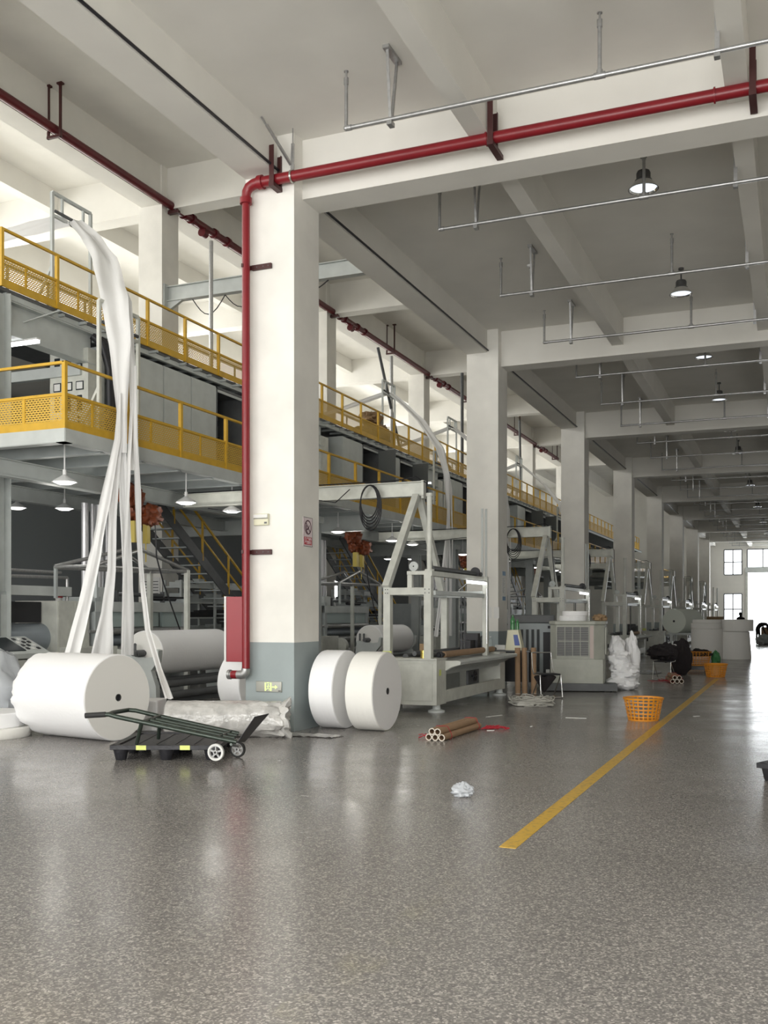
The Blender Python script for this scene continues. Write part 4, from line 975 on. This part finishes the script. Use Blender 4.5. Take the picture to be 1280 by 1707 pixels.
tag(MB().lathe([(.012, 0), (.07, .1), (.16, .26), (.18, .30), (.001, .33)], (-4.5, 18.85, .12), n=24, fn=lambda r, h, a, i: (r * (1 + .35 * sin(3 * a)), h + .02 * sin(5 * a))).build('dark_cloth', 'dark_cloth'), 'dark triangular cloth hanging from the nearer chair seat', 'cloth')
chair('chrome framed chair piled with dark clothes, farther up the aisle', -3.0, 25.2, R(-10), True)
tag(blob(MB(), (-3.05, 25.35, .66), (.34, .3, .20), 14, .5, flat=False).build('clothes_heap', 'dark_cloth'), 'heap of dark clothes on the farther chair', 'clothes')
tag(blob(MB(), (-2.85, 27.5, .42), (.26, .28, .52), 24, .3).build('clothes_heap', 'dark_cloth'), 'tall dark heap of clothes behind the farther chair', 'clothes')
t = thing('cloth_trolley', 'low black trolley deck on the floor behind the farther chair', 'trolley', (-3.1, 28.6, 0))
B(0, .9, 0, .5, .08, .16).build('deck', 'black', t); 
for x in (.1, .8): MB().cyl((x, .1, .04), (x, .16, .04), .04).build('wheel', 'rubber', t)
tag(blob(MB(), (-2.35, 33.0, .2), (.14, .14, .24), 31, .4).build('green_bag', 'green_bottle'), 'small dark green bag standing beside the farthest orange basket', 'bag')

# ================================================================== FAR WHITE ROLLS AND PEOPLE
def tall_roll(label, x, y, z0, r, h, seed, tap=0):
    t = thing('standing_roll', label, 'roll', (x, y, z0)); 
    def f(rr, hh, an, i): k = noise.noise(Vector((cos(an) * 3, sin(an) * 3, seed + hh * 2))); return rr * (1 + .02 * k + tap * (1 - hh / h)), hh
    MB().lathe([(.001, 0), (r, 0), (r, h * .3), (r, h * .6), (r, h - .02), (r - .02, h), (.05, h), (.05, h - .1), (.001, h - .1)], (0, 0, 0), n=40, fn=f).build('wound_cloth', 'cloth_end', t)
tall_roll('tall white roll standing on end, lower left one of the far group', -3.0, 37.8, 0, .55, 1.1, 1)
tall_roll('shallow roll on top of the far left standing roll', -3.02, 37.8, 1.105, .53, .2, 2)
tall_roll('thin uppermost roll of the far left stack', -3.0, 37.8, 1.31, .5, .12, 3)
tall_roll('tall white plastic draped roll standing on end, lower right of the far group', -2.12, 38.3, 0, .56, 1.0, 4, .12)
tall_roll('wide roll tilted on top of the far right standing roll', -2.02, 38.3, 1.01, .6, .42, 5)
for i, (x, y, s_z, hh) in enumerate(((-4.3, 60, .5, 1.5), (-1.4, 61, .35, .9))):
    tag(B(-.45, .45, -.3, .3, 0, hh).build('carton', ('brown', 'card')[i], loc=(x, y, 0), bevel=.02), ('dark brown carton stack behind the far rolls', 'cardboard carton beside the bending person')[i], 'carton')
for i, (x, y, sx, sz) in enumerate(((-1.0, 58, .5, .35), (-.2, 60, .5, .5), (-1.6, 57, .4, .3))):
    tag(blob(MB(), (x, y, sz * .8), (sx, .5, sz), 40 + i, .4).build('grey_bundle', 'steel_paint'), ('grey bundle on the floor at the feet of the bending person', 'grey bundle at the right edge before the far door', 'grey bundle left of the bending person')[i], 'bundle')

def person(label, loc_, rz, joints, edges, radii, skincol, hair, loc2=None):
    me = bpy.data.meshes.new('body'); me.from_pydata(joints, edges, []); o = bpy.data.objects.new('person', me); COL.objects.link(o)
    o.location = loc_; o.rotation_euler = (0, 0, rz)
    sk = o.modifiers.new('skin', 'SKIN'); 
    for i, r in enumerate(radii): me.skin_vertices[0].data[i].radius = (r, r)
    me.skin_vertices[0].data[0].use_root = True
    ss = o.modifiers.new('sub', 'SUBSURF'); ss.levels = 1; ss.render_levels = 1
    me.materials.append(M[skincol]); tag(o, label, 'person')
    hv = hair; MB().sphere(hv[0], hv[1], 10, (1, 1.05, .95)).build('hair', 'black', o)
    return o
def body(bend, arm):
    J = [(0, 0, .92), (0, .03, 1.12), (0, .02, 1.36), (0, .0, 1.50), (0, -.02, 1.66)]
    if bend: J = [(0, 0, .90), (0, -.16, 1.08), (0, -.42, 1.12), (0, -.56, 1.06), (0, -.68, .98)]
    Ed = [(0, 1), (1, 2), (2, 3), (3, 4)]; Rr = [.15, .14, .15, .055, .10]
    hands = []
    for s in (-1, 1):
        n = len(J); sh = J[2]
        if bend: pts = [(s * .18, sh[1], sh[2]), (s * .22, sh[1] - .06, .84), (s * .2, sh[1] - .16, .60), (s * .19, sh[1] - .2, .53)]
        else: pts = [(s * .18, sh[1], sh[2] + .04), (s * .25, .03, 1.12), (s * .24, -.08, .88), (s * .24, -.11, .80)]
        J += pts; Rr += [.06, .045, .032, .035]; Ed += [(2, n), (n, n + 1), (n + 1, n + 2), (n + 2, n + 3)]
        h_ = J[n + 3]
        for f in range(5):
            b_ = len(J); ox = (f - 2) * .016; J.append((h_[0] + ox, h_[1] - .02, h_[2] - .05)); J.append((h_[0] + ox, h_[1] - .045, h_[2] - .085 - .004 * (2 - abs(f - 2)))); Rr += [.009, .008]
            Ed += [(n + 3, b_), (b_, b_ + 1)]
        n = len(J); J += [(s * .10, 0, .84), (s * .12, -.03, .48), (s * .13, .02, .09), (s * .13, -.14, .04)]; Rr += [.09, .062, .045, .04]; Ed += [(0, n), (n, n + 1), (n + 1, n + 2), (n + 2, n + 3)]
    return J, Ed, Rr
J, Ed, Rr = body(True, 0)
person('person in dark clothes bending forward before the far door', (-2.0, 59.6, 0), R(60), J, Ed, Rr, 'dark_cloth', ((0, -.70, 1.0), .105))
J, Ed, Rr = body(False, 0)
person('person with black hair standing behind the far white rolls', (-3.05, 62.5, 0), R(20), J, Ed, Rr, 'dark_cloth', ((0, -.0, 1.66), .11))

# ================================================================== MACHINES UNDER THE PLATFORM (one set per bay)
def make_winder():
    t = thing('winding_stand', 'x', 'machine', (-10.7, 14.0, 0), 0, 'winding stands under the platform')
    for y in (.45, 3.1):
        m = MB().prism([(-.30, y, 0), (.38, y, 0), (.36, y, .35), (.26, y, .62), (.40, y, .78), (.42, y, .98), (.36, y, 1.0), (.32, y, .86), (.12, y, .84), (-.30, y, .90), (-.34, y, .60)], (0, .12, 0), 0)
        m.build('side_frame', 'steel_light', t, bevel=.006)
        MB().cyl((-.02, y - .05, .92), (-.02, y + .2, .92), .06).cyl((-.02, y - .14, .92), (-.02, y - .05, .92), .045).build('bearing', 'steel_dark', t)
        for x in (-.22, -.1): MB().cyl((x, y + .03, .9), (x, y + .03, 1.06), .025).sphere((x, y + .03, 1.07), .03, 6).build('lever', 'steel_dark', t)
    B(.0, .08, .40, .45, .25, .50).build('slot_cover', 'black', t)
    for z, x in ((.16, .34), (.36, .30)): MB().cyl((x, .57, z), (x, 3.1, z), .07).build('cross_tube', 'steel_dark', t)
    B(-.3, .3, .57, 3.1, 0, .08).build('base_tray', 'steel_dark', t)
    MB().cyl((.1, .57, .42), (.1, 3.1, .42), .05).build('cross_tube', 'steel_dark', t)
    return t
def make_calender():
    t = thing('calender_machine', 'x', 'machine', (-12.5, 13.0, 0), 0, 'calender machines under the platform')
    # near half
    MB().box(-1.1, 0, .0, .22, 0, 2.0).build('side_cabinet', 'steel_paint', t, bevel=.01); B(-.02, .005, .05, .2, .1, 1.95).build('cabinet_door', 'steel_light', t)
    B(-.3, -.05, .22, 1.9, 1.95, 2.12).build('cross_beam', 'steel_light', t)
    MB().cyl((-.2, -.05, 2.28), (-.2, 1.95, 2.30), .028).cyl((-.35, .5, 2.40), (-.35, 1.95, 2.40), .028).cyl((-.2, 1.95, 1.1), (-.2, 1.95, 2.3), .03).build('air_pipe', 'galv', t)
    B(-.5, -.35, .22, 1.42, 1.46, 1.84).build('black_guard', 'black', t)
    MB().cyl((-.42, .24, 1.18), (-.42, 1.45, 1.18), .27, n=32).build('drum_roll', 'roll_blue', t); B(-.9, -.3, .22, 1.42, .3, 1.0).build('lower_panel', 'roll_blue', t)
    MB().cyl((-.42, .20, 1.25), (-.42, .30, 1.25), .13).build('drum_bearing', 'steel_dark', t)
    B(-1.0, 0, 1.45, 2.35, .0, 1.86).build('white_cabinet', 'steel_white', t, bevel=.008)
    B(0, .006, 1.48, 1.9, .1, 1.83).build('cabinet_door', 'steel_white', t); B(0, .006, 1.93, 2.32, .1, 1.83).build('cabinet_door', 'steel_white', t)
    B(-.2, .35, 1.5, 2.75, .0, 1.0).build('low_cabinet', 'steel_white', t, bevel=.008)
    l_ = MB().cyl((-.25, 1.78, 1.86), (-.25, 1.78, 1.92), .06).build('beacon', 'paper', t); MB().cyl((-.25, 1.78, 1.92), (-.25, 1.78, 2.08), .075).build('beacon_lens', 'red_plain', l_)
    MB().cyl((.36, 2.72, .7), (.36, 2.9, .7), .24, n=28).build('flywheel', 'steel_white', t); MB().cyl((.36, 2.86, .7), (.36, 2.98, .7), .2, n=28).build('flywheel_belt', 'hook', t)
    # far half
    for y in (2.45, 5.45): B(-.9, .05, y, y + .16, 0, 1.95).build('side_plate', 'steel_paint', t, bevel=.008)
    B(-.05, .06, 2.45, 5.6, 1.66, 1.86).build('cross_beam', 'steel_light', t); B(-.4, -.3, 2.6, 5.45, .2, 1.66).build('back_panel', 'steel_paint', t)
    B(-.1, -.02, 2.6, 4.6, 1.36, 1.66).build('film_web', 'teal', t); B(-.1, -.02, 4.75, 5.45, 1.30, 1.66).build('film_web', 'teal', t)
    for z, r in ((1.28, .065), (.90, .07), (.55, .09)): MB().cyl((.02, 2.3, z), (.02, 5.65, z), r * .5).cyl((.02, 2.6, z), (.02, 5.45, z), r).build('guide_roller', 'galv', t)
    MB().cyl((-.15, 2.62, 1.09), (-.15, 5.44, 1.09), .10).build('guide_roller', 'roll_blue', t)
    MB().cyl((-.2, 3.4, 2.02), (-.2, 5.0, 2.02), .04).box(-.24, -.16, 3.38, 3.44, 1.86, 2.1).box(-.24, -.16, 4.96, 5.02, 1.86, 2.1).build('upper_roller', 'steel_dark', t)
    B(-.25, .02, 2.48, 2.9, 1.86, 2.14).build('gear_box', 'steel_light', t, bevel=.01)
    MB().cyl((-.2, 4.5, 1.95), (-.2, 5.9, 1.95), .05).build('shaft', 'black', t)
    return t
def make_truss():
    t = thing('truss_hoist_frame', 'x', 'hoist frame', (-11.35, 14.0, 0), 0, 'tubular hoist frames')
    for q in (0, -.9):
        MB().cyl((q, .1, 2.45), (q, 2.95, 2.48), .035, n=10).build('lower_chord', 'galv', t)
        MB().cyl((q, .1, 2.47), (q * .5, 1.4, 2.82), .035, n=10).build('rafter', 'galv', t); MB().cyl((q * .5, 1.4, 2.82), (q, 2.95, 2.5), .035, n=10).build('rafter', 'galv', t)
        MB().bar((q, 2.92, 0), (q, 2.92, 2.5), .09).build('leg', 'steel_white', t); MB().bar((q, .12, 1.9), (q, .12, 2.46), .05).build('leg', 'steel_paint', t)
    MB().cyl((0, .1, 2.46), (-.9, .1, 2.46), .03).build('cross_tube', 'galv', t); MB().cyl((0, 2.92, 2.48), (-.9, 2.92, 2.48), .03).build('cross_tube', 'galv', t)
    return t
def make_hoist():
    t = thing('chain_hoist', 'x', 'hoist', (-11.35, 15.5, 4.1), 0, 'orange chain hoists')
    random.seed(5)
    blob(MB(), (-.1, -.25, -.28), (.22, .26, .22), 3, .5, flat=False).build('motor', 'hoist', t)
    blob(MB(), (.05, .12, -.62), (.2, .26, .2), 6, .5, flat=False).build('gear_case', 'hoist', t)
    blob(MB(), (-.1, -.2, -.6), (.14, .16, .16), 8, .5, flat=False).build('drum', 'hoist', t)
    MB().cyl((-.1, -.2, 0), (-.1, -.2, -.2), .03).build('hanger', 'steel_dark', t)
    MB().box(-.1, .02, -.32, -.16, -1.15, -.75).box(-.05, .05, .02, .12, -1.15, -.72).build('hook_block', 'hook', t)
    MB().cyl((.0, .05, -.7), (0, .05, -1.5), .012).build('chain', 'hook', t)
    MB().sweep([(.1, .2, -.7), (.1, .25, -1.4), (.12, .45, -1.9), (.12, 1.0, -2.8), (.1, 1.35, -3.0)], .014, 6).build('control_cable', 'black', t)
    return t
def make_console():
    t = thing('control_console', 'x', 'console', (-11.7, 11.9, 0), 0, 'slanted control consoles')
    B(-.3, .3, 0, 1.25, 0, .88).build('body', 'steel_white', t, bevel=.01)
    MB().prism([(-.3, .1, .9), (.32, .1, .9), (.32, .1, .98), (-.22, .1, 1.24), (-.3, .1, 1.24)], (0, 1.0, 0), 0).build('desk_top', 'steel_light', t)
    n_ = Vector((.26, 0, .54)).normalized(); 
    def on(x0, x1, y0, y1, mt, nm):
        f = lambda x: 1.24 - (x + .22) * .26 / .54
        MB().prism([(x0, y0, f(x0) + .002), (x1, y0, f(x1) + .002), (x1, y0, f(x1) + .014), (x0, y0, f(x0) + .014)], (0, y1 - y0, 0), 0).build(nm, mt, t)
    on(-.18, .24, .18, .62, 'glass', 'screen')
    for i in range(4):
        for j in range(3): on(-.15 + i * .1, -.10 + i * .1, .70 + j * .12, .76 + j * .12, ('black', 'paper', 'black')[(i + j) % 3], 'button')
    return t
def make_ducts():
    t = thing('silver_duct', 'x', 'duct', (-12.9, 15.7, 0), 0, 'shiny duct risers')
    for i, (y, r) in enumerate(((0, .07), (.22, .04), (.42, .09), (.66, .05))): MB().cyl((0, y, 2.0), (0, y, 3.8), r, n=18).build('pipe', 'alu', t)
    return t
def make_stair():
    t = thing('staircase', 'x', 'stairs', (-13.8, 19.4, 0), 0, 'steel stairs up to the platform')
    L_ = 6.2
    for x in (0, -.9):
        MB().bar((x, 0, 4.2), (x, L_, .08), .04, .26, (0, 0, 1)).build('stringer', 'steel_dark', t)
        MB().bar((x, 0, 5.2), (x, L_, 1.1), .045).build('hand_rail', 'yellow', t); MB().bar((x, 0, 4.75), (x, L_, .65), .035).build('hand_rail', 'yellow', t)
        for q in range(5): f = (q + .5) / 5; MB().bar((x, L_ * f, 4.2 - 4.12 * f), (x, L_ * f, 5.2 - 4.1 * f), .045).build('post', 'yellow', t)
    for i in range(20): f = (i + .5) / 20; B(-.88, -.02, L_ * f - .11, L_ * f + .11, 4.2 - 4.12 * f - .015, 4.2 - 4.12 * f + .015).build('tread', 'steel_paint', t)
    return t
def make_rack():
    t = thing('storage_rack', 'x', 'rack', (-14.6, 21.5, 0), 0, 'crowded racks at the back')
    random.seed(6)
    for y in (0, 1.6, 3.2):
        for x in (0, -.5): B(x - .03, x + .03, y - .03, y + .03, 0, 2.5).build('upright', 'steel_light', t)
    for z in (.7, 1.1, 1.5, 1.9, 2.3):
        B(-.5, 0, 0, 3.2, z, z + .04).build('shelf', 'steel_light', t)
        m = MB()
        for i in range(11): y = .05 + i * .28; m.box(-.4, -.05, y, y + .2801, z + .04, z + random.uniform(.1, .28))
        m.build('boxed_goods', random.choice(['steel_light', 'steel_paint', 'black']), t)
    return t
SETN = ['nearest', 'second', 'third', 'fourth']
makers = [(make_winder, 'winding stand of the %s bay with curved arms holding a white roll', 0), (make_calender, 'calender machine of the %s bay with rollers and white cabinet', 0),
          (make_truss, 'grey tubular hoist frame with pointed roof over the %s calender machine', 0), (make_hoist, 'dirty orange chain hoist hanging under the platform, %s bay', 0),
          (make_console, 'slanted control console with screen and buttons, %s bay', 0), (make_ducts, 'bundle of shiny silver duct risers behind the strips, %s bay', 0),
          (make_stair, 'grey steel staircase with yellow handrails under the platform, %s bay', 0), (make_rack, 'crowded grey rack behind the staircase, %s bay', 0)]
for fn, lab, _ in makers:
    t = fn(); t['label'] = lab % SETN[0]
    for k in range(1, 4): dup(t, (0, BAY * k, 0), lab % SETN[k])
wr = fabric_roll('fabric_roll', 'long white roll held in the nearest winding stand', (-10.7, 14.62, .92), (0, 1, 0), .40, 2.35, group='long rolls in the winding stands', seed=11)
for k in range(1, 4): dup(wr, (0, BAY * k, 0), 'long white roll held in the %s winding stand' % SETN[k])
for k in range(3):
    t = thing('tube_light', 'upright lit tube light on the calender machine, %s bay' % SETN[k], 'light', (-12.75, 16.75 + k * BAY, 2.15), 0, 'upright tube lights')
    B(0, .05, 0, .07, 0, .45).build('tube', 'tube_lit', t); B(-.04, 0, 0, .07, -.29, .48).build('batten', 'lamp_white', t)
t = thing('wall_notice', 'framed notice sheet on the first inner column above the winding stand', 'notice', (-15.6, 22.45, 1.95)); t.location = (-15.95, 22.075, 2.3)
B(-.3, .3, -.02, 0, -.3, .3).build('sheet', 'paper', t)
for i in range(6): B(-.25, .25, -.024, -.02, -.22 + i * .08, -.2 + i * .08).build('text_line', 'lamp_metal', t)

# ================================================================== STRIP FRAMES AND NONWOVEN STRIPS
SOFF = [0, 15.9, 22.6, 33.0]
def make_frame(x, y, z0, wdt, h, mt, name):
    t = thing(name, 'x', 'frame', (x, y, z0), 0, name.replace('_', ' ') + 's')
    for q in (0, wdt): MB().bar((0, q, 0), (0, q, h), .055).build('post', mt, t)
    MB().bar((0, 0, h), (0, wdt, h), .055).build('top_bar', mt, t); MB().bar((0, 0, h - .42), (0, wdt, h - .42), .05).build('cross_bar', mt, t)
    MB().cyl((.03, .05, h - .34), (.03, wdt - .05, h - .34), .03).build('guide_roller', 'steel_dark', t)
    for q in (.25, .8): MB().bar((0, q * wdt, h - .42), (0, q * wdt, h), .04).build('short_bar', mt, t)
    MB().bar((0, 0, .9), (-.5, 0, .02), .04).build('brace', mt, t)
    return t
uf = make_frame(-12.75, 14.60, UZ, 1.08, 2.25, 'steel_light', 'upper_strip_frame')
lf = make_frame(-10.32, 12.90, DZ, 1.02, 2.28, 'steel_white', 'lower_strip_frame')
uf['label'] = 'nearest tall grey frame guiding strips above the upper walkway'; lf['label'] = 'nearest white frame guiding strips at the edge of the lower platform'
for k in (1, 2, 3):
    dup(uf, (0, SOFF[k], 0), '%s tall grey frame guiding strips above the upper walkway' % SETN[k]); dup(lf, (0, SOFF[k], 0), '%s white frame guiding strips at the lower platform edge' % SETN[k])
WD = Vector((.80, .60, 0)).normalized()
def ribbon(name, label, pts, wd, seed, group, folds=1.3, depth=.22):
    """pts: centre points; wd: widths. A softly pleated cloth strip."""
    n = 26; m = MB(); P = []; Wd = []
    for i in range(len(pts) - 1):
        for q in range(n // (len(pts) - 1) + 1):
            f = q / (n // (len(pts) - 1) + 1); P.append(Vector(pts[i]).lerp(Vector(pts[i + 1]), f)); Wd.append(wd[i] + (wd[i + 1] - wd[i]) * f)
    P.append(Vector(pts[-1])); Wd.append(wd[-1]); c = 13
    for side in (0, 1):
        base = len(m.v)
        for i, p in enumerate(P):
            t_ = (P[min(i + 1, len(P) - 1)] - P[max(i - 1, 0)]).normalized(); a = (WD - t_ * WD.dot(t_)).normalized(); nn = t_.cross(a)
            for k in range(c):
                u = k / (c - 1) - .5
                dz = depth * Wd[i] * (.3 * sin(u * folds * 2 * pi + seed + i * .15) + .5 * noise.noise(Vector((u * 4, i * .18, seed))))
                w2 = Wd[i] * (1 + .15 * noise.noise(Vector((seed, i * .3, 1))))
                m.v.append(tuple(p + a * u * w2 + nn * (dz + side * .004)))
        for i in range(len(P) - 1):
            for k in range(c - 1):
                q = base + i * c + k; m.f.append((q, q + 1, q + c + 1, q + c) if side else (q + c, q + c + 1, q + 1, q))
    return tag(m.build(name, 'strip'), label, 'strip', group)
UT = (-12.70, 15.15, 9.12); LT = (-10.26, 13.5, 6.70)
strips = [
    ('feed', [(-15.0, 12.9, 7.9), (-13.8, 14.0, 8.5), (-12.75, 15.0, 9.10)], [.16, .24, .3], 'flat white strip rising from the back to the %s upper strip frame'),
    ('wide', [UT, (-12.15, 14.95, 8.66), (-11.2, 14.15, 7.86), (-10.22, 13.15, 6.78), (-9.9, 12.88, 5.9), (-9.82, 12.83, 4.8), (-9.80, 12.78, 4.15)], [.26, .34, .42, .44, .34, .17, .18], 'wide pleated white strip between the %s upper and lower strip frames'),
    ('side', [(-12.70, 15.3, 9.12), (-11.2, 14.3, 7.8), (-10.2, 13.42, 6.76), (-9.84, 13.12, 5.5), (-9.80, 13.1, 4.4), (-9.75, 13.0, 3.9)], [.1, .14, .20, .12, .07, .06], 'narrow white strip on the right of the wide one, %s bay'),
    ('left', [(-9.84, 12.80, 5.1), (-9.82, 12.72, 4.35), (-9.8, 12.35, 3.21), (-9.8, 12.18, 2.56), (-9.8, 11.91, 1.73), (-9.8, 11.62, .96)], [.03, .10, .15, .17, .17, .21], 'leftmost of the white strips falling to the floor, %s bay'),
    ('mid', [(-9.84, 12.82, 5.1), (-9.82, 12.76, 4.35), (-9.8, 12.58, 3.23), (-9.8, 12.55, 2.3), (-9.8, 12.44, 1.65), (-9.8, 12.32, .96)], [.03, .10, .12, .13, .17, .34], 'middle white strip falling to the floor, %s bay'),
    ('right', [(-9.84, 12.86, 5.1), (-9.82, 12.82, 4.35), (-9.8, 12.88, 3.26), (-9.8, 12.95, 2.31), (-9.8, 12.97, 1.65), (-9.8, 12.97, .96)], [.03, .12, .15, .15, .17, .16], 'straight white strip falling right of the middle one, %s bay'),
    ('thin', [(-9.8, 13.06, 5.0), (-9.7, 12.85, 4.0), (-9.7, 12.81, 3.25), (-9.7, 12.73, 2.3), (-9.7, 12.7, .96)], [.05, .06, .05, .05, .06], 'thin twisted white strip among the falling ones, %s bay'),
    ('tail', [(-9.8, 13.14, 5.6), (-9.7, 13.02, 4.42), (-9.7, 13.08, 3.56), (-9.7, 13.11, 2.8), (-9.7, 13.19, 2.13), (-9.2, 12.65, 1.37), (-8.4, 11.82, .83), (-7.62, 10.95, .49)], [.06, .07, .10, .08, .08, .08, .08, .10], 'long white strip running down to the floor near the column, %s bay'),
]
base_ = []
for i, (nm, pts, wd, lab) in enumerate(strips):
    o = ribbon('nonwoven_strip', lab % SETN[0], pts, wd, i * 1.7 + .3, 'white nonwoven strips hanging from the frames')
    if nm != 'tail': base_.append((o, lab))
for k in (1, 2, 3):
    for i, (nm, pts, wd, lab) in enumerate(strips):
        if nm != 'tail':
            ribbon('nonwoven_strip', lab % SETN[k], [(x, y + SOFF[k], z) for x, y, z in pts], [q * .6 for q in wd], i * 1.7 + k, 'white nonwoven strips hanging from the frames')
